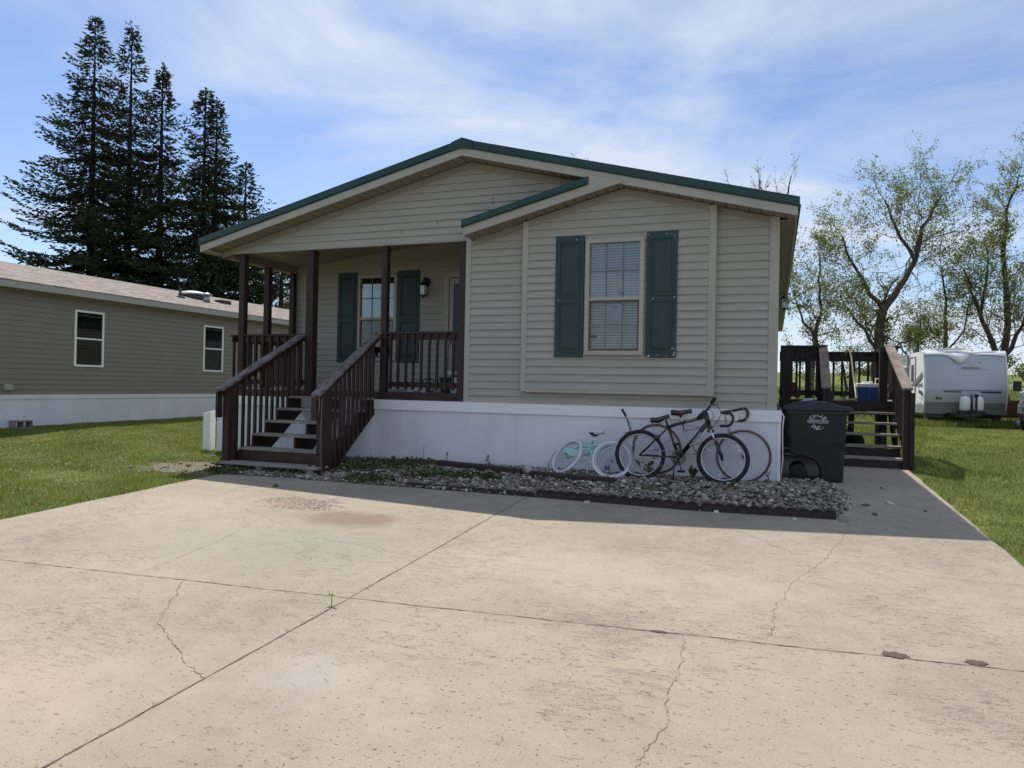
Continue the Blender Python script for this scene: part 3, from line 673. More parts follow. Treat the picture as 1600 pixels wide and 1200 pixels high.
def railing(p0, p1, zt, n, zb=FZ+.07, name='railing', deep=.035, cap=.10):
    """level railing between two plan points"""
    (x0, y0), (x1, y1) = p0, p1; d = Vector((x1-x0, y1-y0, 0)).normalized(); nn = Vector((-d.y, d.x, 0))
    mb = MB(); mb.beam((x0, y0, zt-.018), (x1, y1, zt-.018), cap, .036); mb.beam((x0, y0, zt-.085), (x1, y1, zt-.085), .036, .09); mb.build('top_rail', m_wood, porch, bevel=.004)
    mb = MB(); mb.beam((x0, y0, zb+.06), (x1, y1, zb+.06), .036, .085); mb.build('bottom_rail', m_wood, porch, bevel=.004)
    for i in range(n):
        t = (i+.6)/(n+.2); c = Vector((x0+(x1-x0)*t, y0+(y1-y0)*t, 0))-nn*.036*(1 if d.x > .5 else -1)
        if d.x > .5: c.y = y0-.036
        mb = MB(); s_ = .018
        ax = d*s_; ay = nn*s_; j = random.uniform(-.006, .006)
        v = [c+a*ax+b*ay+Vector((0, 0, z_))+d*(j if z_ < 1.5 else 0) for z_ in (zb-.02, zt-.04) for a, b in ((-1,-1),(1,-1),(1,1),(-1,1))]
        mb.add(v, [(0,3,2,1),(4,5,6,7),(0,1,5,4),(1,2,6,5),(2,3,7,6),(3,0,4,7)]); mb.build('baluster', m_wood, porch)
railing((-5.81, .06), (-4.55, .06), 2.035, 9)
railing((-8.61, .06), (-7.335, .06), 2.015, 8)
railing((-8.93, .11), (-8.95, 1.75), 2.02, 11)
# steps
SY = [-1.83, -1.50, -1.22, -.935, -.655, -.375]; SZ = [.055, .235, .425, .612, .795, .98]
for i, (y_, z_) in enumerate(zip(SY, SZ)):
    x0, x1 = (-7.47, -5.76) if i == 0 else (-7.36 - (.0 if i == 1 else .0), -5.93)
    mb = MB(); mb.box(x0, x1, y_, y_+.27, z_-.036, z_); t_ = mb.build('tread', m_tread, porch, bevel=.006)
st = []
for x_ in (-7.36, -6.60, -5.98):
    mb = MB(); poly = []
    for (y_, z_) in zip(SY[1:], SZ[1:]): poly += [(y_+.02, z_-.036-.19 if len(poly) == 0 else z_-.036-.183), (y_+.02, z_-.037)]
    poly = [(SY[1]+.02, gz(0,-1.5)-.02)]
    for (y_, z_) in zip(SY[1:], SZ[1:]): poly += [(y_+.02, z_-.037), (y_+.30 if z_ < .9 else -.013, z_-.037)]
    poly += [(-.013, .93), (-.013, .74), (-1.13, gz(0,-1.1)-.02)]
    mb.prism(poly, x_-.019, x_+.019, axis='x'); mb.build('stringer', m_wood, porch)
mb = MB(); mb.box(-7.44, -5.80, -1.50, -1.465, gz(0,-1.5)-.02, .195); mb.build('riser', m_wood, porch, bevel=.003)
for x_ in (-6.75, -5.90, -7.3):
    mb = MB(); mb.box(x_-.045, x_+.045, -1.80, -1.76, gz(0,-1.8)-.03, .018); mb.build('step_foot', m_tread, porch)
# stair handrails, newels, balusters
def stairrail(xl, xu, yl, zl, yu, zu, xn, sgn):
    pl, pu = Vector((xl, yl, zl)), Vector((xu, yu, zu))
    mb = MB(); mb.beam(pl-Vector((0,0,.02)), pu-Vector((0,0,.02)), .145, .04); r_ = mb.build('handrail', m_woodrail, porch, bevel=.005)
    mb = MB(); dn = Vector((0, 0, -.085)); mb.beam(pl+dn+(pu-pl)*.01, pu+dn, .036, .095)
    # plumb-cut outer board hanging at the lower end
    mb.build('subrail', m_wood, porch, bevel=.003)
    mb = MB(); mb.box(xl-.055-.02, xl-.055+.02, yl+.0, yl+.10, zl-.42, zl-.05) if sgn < 0 else mb.box(xl-.075, xl+.01, yl+.005, yl+.045, zl-.36, zl-.05)
    mb.build('end_board', m_wood, porch, bevel=.003)
    for yy, w_ in ((yl+.16, .10), (yl+.32, .045)):
        t = (yy-yl)/(yu-yl); x_ = xl+(xu-xl)*t; z_ = zl+(zu-zl)*t
        mb = MB(); mb.box(x_-w_/2, x_+w_/2, yy-.045, yy+.045, gz(0, yy)-.03 if w_ > .05 else .02, z_-.05); mb.build('newel', m_wood, porch, bevel=.004)
    n = 11
    for i in range(n):
        yy = yl+.45+(yu-.1-yl-.45)*i/(n-1); t = (yy-yl)/(yu-yl); x_ = xl+(xu-xl)*t-.03*sgn; z_ = zl+(zu-zl)*t
        zb = -0.08+(yy+1.35)/(1.3)*.86-.02; zb = max(zb, gz(0, yy)+.05)
        j = random.uniform(-.008, .008); a = random.uniform(-.004, .004)
        mb = MB(); mb.add([(x_+dx*.019+(j if k == 0 else a), yy+dy*.019, zb if k == 0 else z_-.055) for k in (0, 1) for dx, dy in ((-1,-1),(1,-1),(1,1),(-1,1))],
                          [(0,3,2,1),(4,5,6,7),(0,1,5,4),(1,2,6,5),(2,3,7,6),(3,0,4,7)]); mb.build('baluster', m_wood, porch)
stairrail(-7.405, -7.40, -1.85, 1.10, -.01, 2.0, -7.34, -1)
stairrail(-5.79, -5.94, -1.85, 1.05, -.005, 2.03, -5.8, 1)
# split end pieces of the right handrail
mb = MB(); mb.tube([(-5.74,-1.84,1.0),(-5.72,-1.86,.9),(-5.74,-1.85,.74)], [.012,.009,.003], 5); mb.tube([(-5.70,-1.83,1.0),(-5.71,-1.84,.4),(-5.70,-1.80,-.05)], [.008,.006,.006], 4); mb.build('split_board', mat('split_wood', (.16,.105,.075), .8), porch)
# ------------------------------------------------------------ neighbouring house
m_nsid = mat('grey_siding', (0.215,0.187,0.150), 0.55, var=0.05, vscale=1.0)
m_ntrim = mat('grey_trim', (0.36,0.335,0.29), 0.5)
def shingle_mat():
    m = bpy.data.materials.new('shingles'); m.use_nodes = True; t = m.node_tree; b = t.nodes['Principled BSDF']; b.inputs['Roughness'].default_value = .95
    g = N(t, 'ShaderNodeTexCoord'); mp_ = N(t, 'ShaderNodeMapping'); mp_.inputs['Rotation'].default_value = (0, 0, R(90)); t.links.new(g.outputs['Object'], mp_.inputs[0])
    br = N(t, 'ShaderNodeTexBrick', Scale=1.0); br.inputs['Brick Width'].default_value = .31; br.inputs['Row Height'].default_value = .14; br.inputs['Mortar Size'].default_value = .006
    br.inputs['Color1'].default_value = (.17,.135,.115,1); br.inputs['Color2'].default_value = (.31,.262,.235,1); br.inputs['Mortar'].default_value = (.09,.075,.07,1); t.links.new(mp_.outputs[0], br.inputs['Vector'])
    n = N(t, 'ShaderNodeTexNoise', Scale=9.0, Detail=6.0); t.links.new(g.outputs['Object'], n.inputs['Vector'])
    mx = N(t, 'ShaderNodeMix', data_type='RGBA', blend_type='OVERLAY'); mx.inputs[0].default_value = .6; t.links.new(br.outputs[0], mx.inputs[6]); t.links.new(n.outputs[0], mx.inputs[7]); t.links.new(mx.outputs[2], b.inputs['Base Color'])
    bp = N(t, 'ShaderNodeBump', Strength=.6, Distance=.01); t.links.new(br.outputs[1], bp.inputs['Height']); bp.invert = True; t.links.new(bp.outputs[0], b.inputs['Normal'])
    return m
nb = thing('neighbour_house', 'long low grey-sided mobile home with brown shingle roof and white skirting across the lawn', 'house', (-20, 7, .09))
NX, NY0, NY1 = -16.2, -7.0, 22.0
wins = [(2.84, 3.66, 1.49, 2.89), (7.08, 7.90, 1.48, 2.88), (-2.6,-1.8,1.48,2.88)]
mb = MB()
siding(mb, lambda u, o, z: (NX+o, u, z), lambda z: NY0, lambda z: NY1, 0.80, 3.20, h=.121, op=[(a+.04, b-.04, c+.04, d-.04) for a, b, c, d in wins], thick=.015)
mb.box(NX-8.5, NX-.01, NY0, NY0+.02, .7, 3.3); mb.box(NX-8.5, NX-.01, NY1-.02, NY1, .7, 3.3)
mb.build('wall', m_nsid, nb)
mb = MB(); mb.box(NX-.25, NX-.24, NY0, NY1, .1, 3.2); mb.build('inner_wall', m_dark, nb)
mb = MB(); mb.box(NX-8.5, NX+.03, NY0-.01, NY1, -.1, .70); mb.box(NX+.03, NX+.05, NY0, NY1, .70, .80)
mb.box(NX-.02, NX+.03, NY0, NY1, .70, .80)
y = NY0
while y < NY1: mb.box(NX+.03, NX+.034, y, y+.012, 0, .70); y += .41
nsk = mb.build('skirting', m_skirt, nb)
RXn, RZn, EX = -20.35, 4.44, -15.86
nz = lambda x: 3.36+(x-EX)*(RZn-3.36)/(RXn-EX) if x > RXn else RZn+(x-RXn)*.24
mb = MB(); slab(mb, [(-24.9, nz(-24.9)), (RXn, RZn), (EX, 3.36)], NY0-.3, NY1+.3, 0, .03); nroof = mb.build('roof', shingle_mat(), nb)
mb = MB(); mb.box(EX-.025, EX-.003, NY0-.3, NY1+.3, 3.19, 3.335); mb.box(NX, EX-.025, NY0-.3, NY1+.3, 3.19, 3.2)
mb.prism([(RXn,RZn-.03),(EX-.025,3.33),(EX-.025,3.19),(RXn,RZn-.17)], NY0-.28, NY0-.26); mb.prism([(RXn,RZn-.05),(NX,nz(NX)-.05),(NX,3.19),(-24.6,3.19),(-24.6,nz(-24.6)-.05)], NY0, NY0+.02)
mb.build('fascia', m_ntrim, nroof)
mb = MB(); mb.box(NX+.016, NX+.035, NY0, NY1, 3.14, 3.19); mb.build('frieze', m_nsid, nb)
for (a, b, c, d) in wins:
    mb = MB()
    for (p, q, r_, s_) in ((a,b,d-.05,d), (a,b,c,c+.05), (a,a+.05,c+.05,d-.05), (b-.05,b,c+.05,d-.05)): mb.box(NX-.03, NX+.045, p, q, r_, s_)
    mid = (c+d)/2; mb.box(NX-.01, NX+.04, a+.05, b-.05, mid-.02, mid+.02)
    wn = mb.build('window', m_white, nb, bevel=.003)
    mb = MB(); mb.box(NX+.01, NX+.013, a+.05, b-.05, c+.05, mid-.02); mb.box(NX+.016, NX+.019, a+.05, b-.05, mid+.02, d-.05); mb.build('pane', m_glassdk, wn)
    mb = MB(); w3 = (b-a-.1)/3
    for k in (1, 2): mb.box(NX+.0, NX+.006, a+.05+w3*k-.006, a+.05+w3*k+.006, mid, d-.05)
    mb.box(NX-.006, NX-.001, a+.05, b-.05, (mid+d)/2-.006, (mid+d)/2+.006); mb.build('muntin', m_white, wn)
    mb = MB(); mb.box(NX-.16, NX-.12, a+.2, a+.36, c+.05, c+.25); mb.box(NX-.17, NX-.12, a+.42, a+.5, c+.05, c+.42); mb.box(NX-.16, NX-.12, a+.55, a+.68, mid, mid+.12); mb.build('sill_clutter', mat('clutter', (.3,.3,.28), .7, var=.5), wn)
mb = MB(); mb.box(NX+.012, NX+.10, 1.13, 1.31, .90, 1.04); mb.box(NX+.10, NX+.106, 1.15, 1.29, .92, 1.02); mb.build('outlet_box', m_ntrim, nb, bevel=.006)
# roof furniture: X about -18
def onroof(x): return nz(x)
mb = MB(); mb.cyl((-17.9, 7.87, onroof(-17.9)-.05), (-17.9, 7.87, onroof(-17.9)+.30), .04, 10); mb.lathe((-17.9, 7.87, onroof(-17.9)-.02), [(.16,0),(.15,.03),(.06,.07),(.05,.09)], 14); mb.build('vent_pipe', m_black, nroof, True)
mb = MB(); mb.cyl((-17.8, 8.9, onroof(-17.8)-.05), (-17.8, 8.9, onroof(-17.8)+.22), .10, 14); mb.lathe((-17.8, 8.9, onroof(-17.8)+.20), [(.10,0),(.17,.02),(.17,.05),(.05,.10)], 16); mb.build('roof_vent', m_steel, nroof, True)
for (x, y, a, b) in ((-18.6, 9.1, .45, .32), (-18.3, 10.2, .18, .22)):
    mb = MB(); z = onroof(x); mb.box(x-a, x+a, y-b, y+b, z-.1, z+.09); mb.build('skylight_curb', m_black, nroof, bevel=.01)
mb = MB(); mb.lathe((-18.6, 9.1, onroof(-18.6)+.085), [(.46,0),(.46,.03),(.36,.09),(.2,.12),(.02,.13)], 20); mb.build('skylight_dome', m_white, nroof, True)
# cinder block
mb = MB(); bx, by, bz = -15.98, 1.13, gz(0,1.3)-.02
L_, D_, H_ = .42, .20, .19
for (a, b) in ((0,.035),(.19,.225),(.385,.42)): mb.box(bx, bx+D_, by+a, by+b, bz, bz+H_) if False else None
mb.box(bx, bx+D_, by, by+L_, bz, bz+.035); mb.box(bx, bx+D_, by, by+L_, bz+H_-.035, bz+H_)
for a in (0, .19, .385): mb.box(bx, bx+D_, by+a, by+a+.035, bz+.035, bz+H_-.035)
mb.build('cinder_block', mat('cinder', (.22,.21,.20), .95, var=.2, vscale=30, bump=.6, bscale=90), None, bevel=.006, label='grey hollow cinder block lying against the white skirting of the neighbour house', cat='block')
# white vinyl post stub at the left front corner
mb = MB(); z0 = gz(0,.0)-.12
mb.add([(-9.42,-.03,z0),(-9.27,-.03,z0),(-9.27,.12,z0),(-9.42,.12,z0),(-9.42,-.03,.625),(-9.27,-.03,.665),(-9.27,.12,.68),(-9.42,.12,.64)], [(0,3,2,1),(4,5,6,7),(0,1,5,4),(1,2,6,5),(2,3,7,6),(3,0,4,7)])
mb.build('vinyl_post', m_white, None, bevel=.008, label='short white vinyl post stub standing in the grass left of the porch steps', cat='post')

# ------------------------------------------------------------ planting bed: stone, edging, timbers
def ico(sub=1):
    t = (1+5**.5)/2
    v = [(-1,t,0),(1,t,0),(-1,-t,0),(1,-t,0),(0,-1,t),(0,1,t),(0,-1,-t),(0,1,-t),(t,0,-1),(t,0,1),(-t,0,-1),(-t,0,1)]
    f = [(0,11,5),(0,5,1),(0,1,7),(0,7,10),(0,10,11),(1,5,9),(5,11,4),(11,10,2),(10,7,6),(7,1,8),(3,9,4),(3,4,2),(3,2,6),(3,6,8),(3,8,9),(4,9,5),(2,4,11),(6,2,10),(8,6,7),(9,8,1)]
    v = [np.array(p)/np.linalg.norm(p) for p in v]
    for _ in range(sub):
        c = {}; nf = []
        def m(a, b):
            k = (min(a,b), max(a,b))
            if k not in c: q = (v[a]+v[b]); v.append(q/np.linalg.norm(q)); c[k] = len(v)-1
            return c[k]
        for a, b, d in f: ab, bd, da = m(a,b), m(b,d), m(d,a); nf += [(a,ab,da),(b,bd,ab),(d,da,bd),(ab,bd,da)]
        f = nf
    return np.array(v), np.array(f)
IV, IF = ico(1)
def bed_front(x): return -2.02-.03*math.sin(x*.8)
def stone_field(n, sampler, r0, r1):
    VV = []; FF = []; CC = []; o = 0
    for i in range(n):
        x, y, z = sampler()
        r = random.uniform(r0, r1)*(1 if random.random() < .85 else 1.4)
        s = np.array([r*random.uniform(.8,1.5), r*random.uniform(.7,1.15), r*random.uniform(.5,.85)])
        ph = rng.uniform(0, 6, 3); d = 1+.13*np.sin(IV@np.array([2.1,1.3,.7])*2+ph[0])+.10*np.sin(IV[:,1]*3+ph[1])
        p = IV*d[:,None]*s; a = random.uniform(0, 6.28); tl = random.uniform(-.5,.5); ca, sa = math.cos(a), math.sin(a)
        q = np.stack([p[:,0]*ca-p[:,1]*sa, p[:,0]*sa+p[:,1]*ca, p[:,2]+p[:,0]*tl*.4], 1)+np.array([x, y, z+s[2]*.35])
        VV.append(q); FF.append(IF+o); o += len(IV)
        g = random.uniform(.0, 1); CC.append(np.full(len(IV), g))
    return np.concatenate(VV), np.concatenate(FF), np.concatenate(CC)
def attr(o, name, vals):
    a = o.data.attributes.new(name, 'FLOAT', 'POINT'); a.data.foreach_set('value', np.asarray(vals, dtype=np.float32))
def ramp_mat(name, stops, rough=.85, bump=0, spec=.3, trans=0.0, noise=0.0, nscale=1.0):
    m = bpy.data.materials.new(name); m.use_nodes = True; t = m.node_tree; b = t.nodes['Principled BSDF']; b.inputs['Roughness'].default_value = rough; b.inputs['Specular IOR Level'].default_value = spec
    a = N(t, 'ShaderNodeAttribute', attribute_name='tone'); r = N(t, 'ShaderNodeValToRGB'); fac = a.outputs['Fac']
    if noise:
        gg = N(t, 'ShaderNodeNewGeometry'); nn = N(t, 'ShaderNodeTexNoise', Scale=nscale, Detail=4.0); t.links.new(gg.outputs['Position'], nn.inputs['Vector'])
        fac = mth(t, 'ADD', mth(t, 'MULTIPLY', fac, 1-noise), mth(t, 'MULTIPLY', nn.outputs[0], noise))
    t.links.new(fac, r.inputs[0])
    e = r.color_ramp.elements
    e[0].position = stops[0][0]; e[0].color = (*stops[0][1], 1); e[1].position = stops[-1][0]; e[1].color = (*stops[-1][1], 1)
    for p, c in stops[1:-1]: q = e.new(p); q.color = (*c, 1)
    t.links.new(r.outputs[0], b.inputs['Base Color'])
    if trans:
        tl = N(t, 'ShaderNodeBsdfTranslucent'); t.links.new(r.outputs[0], tl.inputs[0]); mx = N(t, 'ShaderNodeMixShader'); mx.inputs[0].default_value = trans
        out = t.nodes['Material Output']; t.links.new(b.outputs[0], mx.inputs[1]); t.links.new(tl.outputs[0], mx.inputs[2]); t.links.new(mx.outputs[0], out.inputs[0])
    return m
m_stone = ramp_mat('river_stone', [(0,(.07,.055,.045)),(.22,(.17,.14,.115)),(.45,(.29,.25,.21)),(.62,(.17,.125,.095)),(.8,(.31,.28,.25)),(1,(.54,.50,.44))])
# soil sheet under the stones
mb = MB(); n = 60
for i in range(n+1):
    x = -7.6+i*(8.18/n); y0 = -2.0 if x > -5.3 else (-2.0 if x > -7.5 else -1.6); mb.v += [(x, y0, gz(x, y0)-.012), (x, -1.0, -.012), (x, .0, .006)]
for i in range(n):
    a = 3*i; mb.f += [(a, a+3, a+4, a+1), (a+1, a+4, a+5, a+2)]
o_ = len(mb.v); mb.v += [(.08,-.02,.004),(.73,-.02,.004),(.73,1.9,.088),(.08,1.9,.088),(.72,6,.125),(.08,6,.125)]; mb.f += [(o_,o_+1,o_+2,o_+3),(o_+3,o_+2,o_+4,o_+5)]  # dark strip beside the house, added in place of the shade behind the bin
mb.build('bed_soil_and_shade_strip', mat('soil', (.045,.035,.026), .95, c2=(.11,.09,.07), vscale=15, bump=.8, bscale=40), None, True, kind='structure')
def samp():
    while True:
        x = random.uniform(-7.35, 1.0); y = random.uniform(-2.0, -.04)
        if x > .1: y = random.uniform(-2.0, .35)
        if x > .58 and (y < -1.98+(x-.58)*1.2 or x > .60+.33*math.sin(max(0, min(1, (y+2.0)/2.4))*math.pi)*.8): continue
        if x < -5.3 and y > -1.2 and random.random() < .6: continue
        hgt = .025+.03*math.exp(-((y+.9)/.7)**2)
        if x > .75: hgt = 0
        return x, y, gz(x, y)+hgt*random.uniform(0, 1)+.0
V_, F_, C_ = stone_field(14500, samp, .011, .025)
st_ = mkobj('river_stones', V_, F_, m_stone, None, True); attr(st_, 'tone', C_); tag(st_, 'bed of mixed grey and tan river stones along the white skirting', 'stones', kind='stuff')
# loose stones on the slab: singles
k_ = 0
for (x, y, r, tn, lab) in (
  (.98,-1.15,.030,.15,'dark pebble on the concrete a step right of the stone bed'),
  (1.02,-1.62,.035,.12,'dark stone lying farthest forward right of the stone bed'),
  (.86,-.55,.020,.5,'small grey pebble close to the bin foot'),
  (1.25,-.95,.035,1.0,'pale flat pebble on the shaded concrete strip'),
  (-1.95,-2.12,.030,.9,'pale pebble against the left end of the middle edging length'),
  (-.55,-2.15,.035,1.0,'pale pebble at the gap between middle and right edging'),
  (.22,-2.17,.035,.95,'pale pebble before the middle of the right edging length'),
  (.68,-2.07,.040,.7,'tan pebble at the very end of the right edging length'),
  (-5.86,-2.55,.050,.08,'dark lump lying on the concrete in front of the porch steps'),
  (1.55,-1.25,.018,.1,'tiny dark pebble next to the crack near the right lawn'),
  (1.3,.1,.020,.1,'small dark pebble on the shaded strip before the deck stairs')):
    v_, f_, c_ = stone_field(1, lambda: (x, y, gz(x, y)), r*.9, r)
    o = mkobj('loose_stone', v_, f_, m_stone, None, True); attr(o, 'tone', c_*0+tn); tag(o, lab, 'pebble', 'stray pebbles on the concrete')
# scalloped edging: three lengths
m_edge = mat('edging_brown', (.022,.013,.011), .7, c2=(.045,.028,.024), vscale=12, bump=.3, bscale=50)
def edging(x0, x1, y0, y1, label, h=.105):
    L = math.hypot(x1-x0, y1-y0); n = max(2, round(L/.125)); mb = MB()
    for i in range(n):
        t0, t1 = i/n, (i+1)/n; r = L/n/2
        xa, ya = x0+(x1-x0)*t0, y0+(y1-y0)*t0; xb, yb = x0+(x1-x0)*t1, y0+(y1-y0)*t1
        zb = gz(xa, ya)-.03; pts = [(0, zb)]+[(( .5-.5*math.cos(math.pi*k/8)), zb+h-.015+.035*math.sin(math.pi*k/8)+random.uniform(-.002,.002)) for k in range(9)]+[(1, zb)]
        bul = .02
        v = []
        for s_, sc2 in ((-.028, 1), (.028, 1)):
            for u, z in pts: b_ = (1-abs(2*u-1))*bul*(-1 if s_ < 0 else 0); v.append((xa+(xb-xa)*u, ya+(yb-ya)*u+s_+b_, z))
        m_ = len(pts); f_ = [tuple(range(m_)), tuple(range(2*m_-1, m_-1, -1))]+[(j, j+m_, (j+1) % m_+m_, (j+1) % m_) for j in range(m_)]
        mb.add(v, f_)
    return mb.build('scalloped_edging', m_edge, None, bevel=.004, label=label, cat='garden edging', group='lengths of scalloped edging along the driveway')
edging(-4.35, -2.62, -1.93, -1.99, 'left length of dark brown scalloped edging, partly sunk among weeds', .07)
edging(-2.60, -.74, -1.985, -2.07, 'middle length of dark brown scalloped edging in front of the bicycles')
edging(-.71, .62, -2.06, -1.985, 'right length of dark brown scalloped edging ending beside the bin')
def timber(p0, p1, label):
    mb = MB(); mb.beam(p0, p1, .11, .10); return mb.build('landscape_timber', m_edge, None, bevel=.018, seg=2, label=label, cat='timber')
timber((-4.62,-.45,.05), (-3.22,-.78,.035), 'dark landscape timber half buried among weeds left of the mint bicycle')
timber((-3.05,-.86,.025), (-1.88,-1.02,.02), 'dark landscape timber lying in front of the mint bicycle wheels')
# small clear cup between timbers
mb = MB(); mb.lathe((-3.13,-.72,.02), [(.05,0),(.055,.03),(.05,.08),(.03,.105),(.005,.115)], 14); mb.build('plastic_lid', mat('cloudy_plastic', (.32,.36,.36), .35), None, True, label='cloudy plastic dome lying between the two timbers', cat='lid')
mb = MB(); mb.lathe((-2.15,-.22,.03), [(.034,0),(.036,.02),(.036,.13),(.015,.165),(.015,.19)], 14); bo = mb.build('water_bottle', mat('bottle_clear', (.42,.5,.58), .2), None, True, label='clear plastic bottle seen through the front wheel of the mint bicycle', cat='bottle')
mb = MB(); mb.lathe((-2.15,-.22,.075), [(.0375,0),(.0375,.055)], 14); mb.build('bottle_label', mat('label_blue', (.05,.12,.33), .5), bo)

# ------------------------------------------------------------ leaves, weeds
def leafset(n, sampler, size, jit=.5, mat_=None, name='x', aspect=.45, updir=False):
    V = np.zeros((n*4, 3)); T = np.zeros(n*4)
    P = np.array([sampler() for _ in range(n)]) if not isinstance(sampler, np.ndarray) else sampler
    S = size*(1+rng.uniform(-jit, jit, n))
    a = rng.normal(size=(n,3)); a /= np.linalg.norm(a, axis=1)[:,None]
    if updir: a[:,2] = np.abs(a[:,2])+.8; a /= np.linalg.norm(a, axis=1)[:,None]
    b = rng.normal(size=(n,3)); b -= a*(a*b).sum(1)[:,None]; b /= np.linalg.norm(b, axis=1)[:,None]
    V[0::4] = P[:,:3]; V[1::4] = P[:,:3]+(a*.5+b*aspect)*S[:,None]; V[2::4] = P[:,:3]+a*S[:,None]; V[3::4] = P[:,:3]+(a*.5-b*aspect)*S[:,None]
    t = rng.uniform(0, 1, n); T = np.repeat(t, 4)
    F = np.arange(n*4).reshape(n, 4)
    return V, F, T
m_weed = ramp_mat('weed_leaf', [(0,(.040,.052,.018)),(.5,(.075,.105,.032)),(1,(.15,.17,.07))], trans=.3)
def weedpatch(centers, n, size, spread, hh):
    def s():
        cx, cy, r = random.choice(centers); a = random.uniform(0, 6.28); q = r*random.random()**.6*spread; x = cx+q*math.cos(a); y = cy+q*math.sin(a)*.7
        y = min(y, -.05); return (x, y, gz(x, y)+.02+random.random()**2*hh)
    return leafset(n, s, size, updir=True)
V_, F_, C_ = weedpatch([(-5.7,-.6,.5),(-5.2,-.5,.55),(-4.9,-.9,.45),(-4.4,-1.3,.3),(-5.5,-1.1,.35),(-4.0,-1.25,.25),(-3.6,-1.2,.25),(-7.2,-1.95,.25),(-4.95,-1.8,.3),(-5.0,-.4,.4)], 4600, .032, 1.15, .06)
o = mkobj('ground_weeds', V_, F_, m_weed, None); attr(o, 'tone', C_); tag(o, 'low green weeds creeping over the stones right of the porch steps', 'weeds', kind='stuff')
def plant(x, y, h, nl, ls, label, lean=0.0, name='weed_plant'):
    z = gz(x, y); t_ = thing(name, label, 'weed', (x, y, z))
    mb = MB(); pts = [(x+lean*t*t, y+random.uniform(-.01,.01), z-.02+h*t) for t in (0,.33,.66,1)]; mb.tube(pts, [.005,.004,.003,.0015], 5); mb.build('stem', m_weed, t_)
    for i in range(4): pass
    V, F, C = leafset(max(5, nl//3), lambda: (lambda q: (x+lean*q*q+random.uniform(-1,1)*h*.10, y+random.uniform(-1,1)*h*.08, z+h*q*.85))(random.random()**.8), ls*.85, updir=True, aspect=.24)
    o = mkobj('leaves', V, F, m_weed, t_); attr(o, 'tone', C)
for (x, y, h, nl, ls, lab, ln) in (
   (-4.62,-.18,.24,8,.05,'thin upright weed against the skirting beside the left timber',.02),
   (-5.05,-.12,.30,5,.04,'tall bare weed stalk against the skirting',.03),
   (-3.95,-.15,.20,14,.07,'small broad-leaved weed sprouting behind the left timber',0),
   (-5.95,-1.72,.20,60,.06,'leafy weed growing up beside the lowest porch step',.0),
   (-1.55,-.30,.26,55,.10,'broad-leaved weed growing behind the rear wheel of the black bicycle',.02),
   (-1.0,-.22,.16,60,.11,'spreading weed growing under the cranks of the black bicycle',.0),
   (-.05,-.12,.22,26,.07,'upright weed behind the front wheel of the road bicycle',0),
   (-3.05,-.10,.34,10,.035,'dry branching stalk left of the mint bicycle',.16),
   (-.45,-.8,.10,70,.06,'low tuft growing in the stones before the road bicycle',0),
   (-7.58,-1.55,.22,90,.06,'bright weed at the left end of the lowest porch step',-.02),
   (-7.55,-.95,.30,90,.07,'leafy weed beside the white vinyl post',0),
   ): plant(x, y, h, nl, ls, lab, ln)
m_seed = mat('seedling_green', (.16,.26,.03), .6)
sx, sy = -2.715, -5.96; t_ = thing('seedling', 'tiny bright green seedling growing from the slab joint', 'weed', (sx, sy, gz(sx, sy)))
mb = MB(); z = gz(sx, sy); mb.tube([(sx,sy,z-.01),(sx+.004,sy,z+.035),(sx+.0,sy,z+.055)], .003, 5); mb.build('stem', m_seed, t_)
for (a, el_, L) in ((.3,.5,.045),(2.7,.6,.042),(1.3,1.1,.03),(4.4,.0,.036),(5.6,-.1,.032)):
    mb = MB(); zz = z+(.055 if el_ > .2 else .012); d = Vector((math.cos(a)*math.cos(el_), math.sin(a)*math.cos(el_), math.sin(el_))); s_ = d.cross(Vector((0,0,1))).normalized()
    c0 = Vector((sx, sy, zz)); mb.add([c0, c0+d*L*.5+s_*L*.3, c0+d*L, c0+d*L*.5-s_*L*.3, c0+d*L*.55-Vector((0,0,.004))], [(0,1,4),(1,2,4),(2,3,4),(3,0,4)]); mb.build('leaf', m_seed, t_)
# little dark bits on the slab
for (x, y) in ((-5.62,-4.6),(-6.0,-4.1),(-2.0,-4.66)): pass

# ------------------------------------------------------------ grass
def blades(n, xf, hmin, hmax, wid, name, label, lean=.5):
    P = xf(n); n = len(P); x, y = P[:,0], P[:,1]; z = ground_z(x, y)-.025
    h = rng.uniform(hmin, hmax, n)*(1 if P.shape[1] < 3 else P[:,2]); a = rng.uniform(0, 2*np.pi, n); w_ = wid*rng.uniform(.6, 1.3, n); l = rng.uniform(0, lean, n)*h; b = rng.uniform(0, 2*np.pi, n)
    V = np.zeros((n*3, 3))
    V[0::3] = np.stack([x-np.cos(a)*w_, y-np.sin(a)*w_, z], 1); V[1::3] = np.stack([x+np.cos(a)*w_, y+np.sin(a)*w_, z], 1); V[2::3] = np.stack([x+np.cos(b)*l, y+np.sin(b)*l, z+h], 1)
    F = np.arange(n*3).reshape(n, 3)
    o = mkobj(name, V, F, m_blade, None); attr(o, 'tone', np.repeat(rng.uniform(0, 1, n), 3)); tag(o, label, 'grass', kind='stuff'); return o
m_blade = ramp_mat('grass_blade', [(0,(.060,.078,.015)),(.33,(.135,.170,.034)),(.52,(.21,.245,.055)),(.72,(.34,.34,.11)),(1,(.48,.42,.22))], rough=.7, trans=.42, noise=.55, nscale=1.3, spec=.2)
def patchy(x, y): return .45+.3*np.sin(x*1.7+np.sin(y*1.3)*1.2)*np.sin(y*2.1+x*.6)+.25*np.sin(x*5.1+y*1.7)*np.sin(y*4.3-x*2.2)+.15*np.sin(x*11+np.sin(y*9))
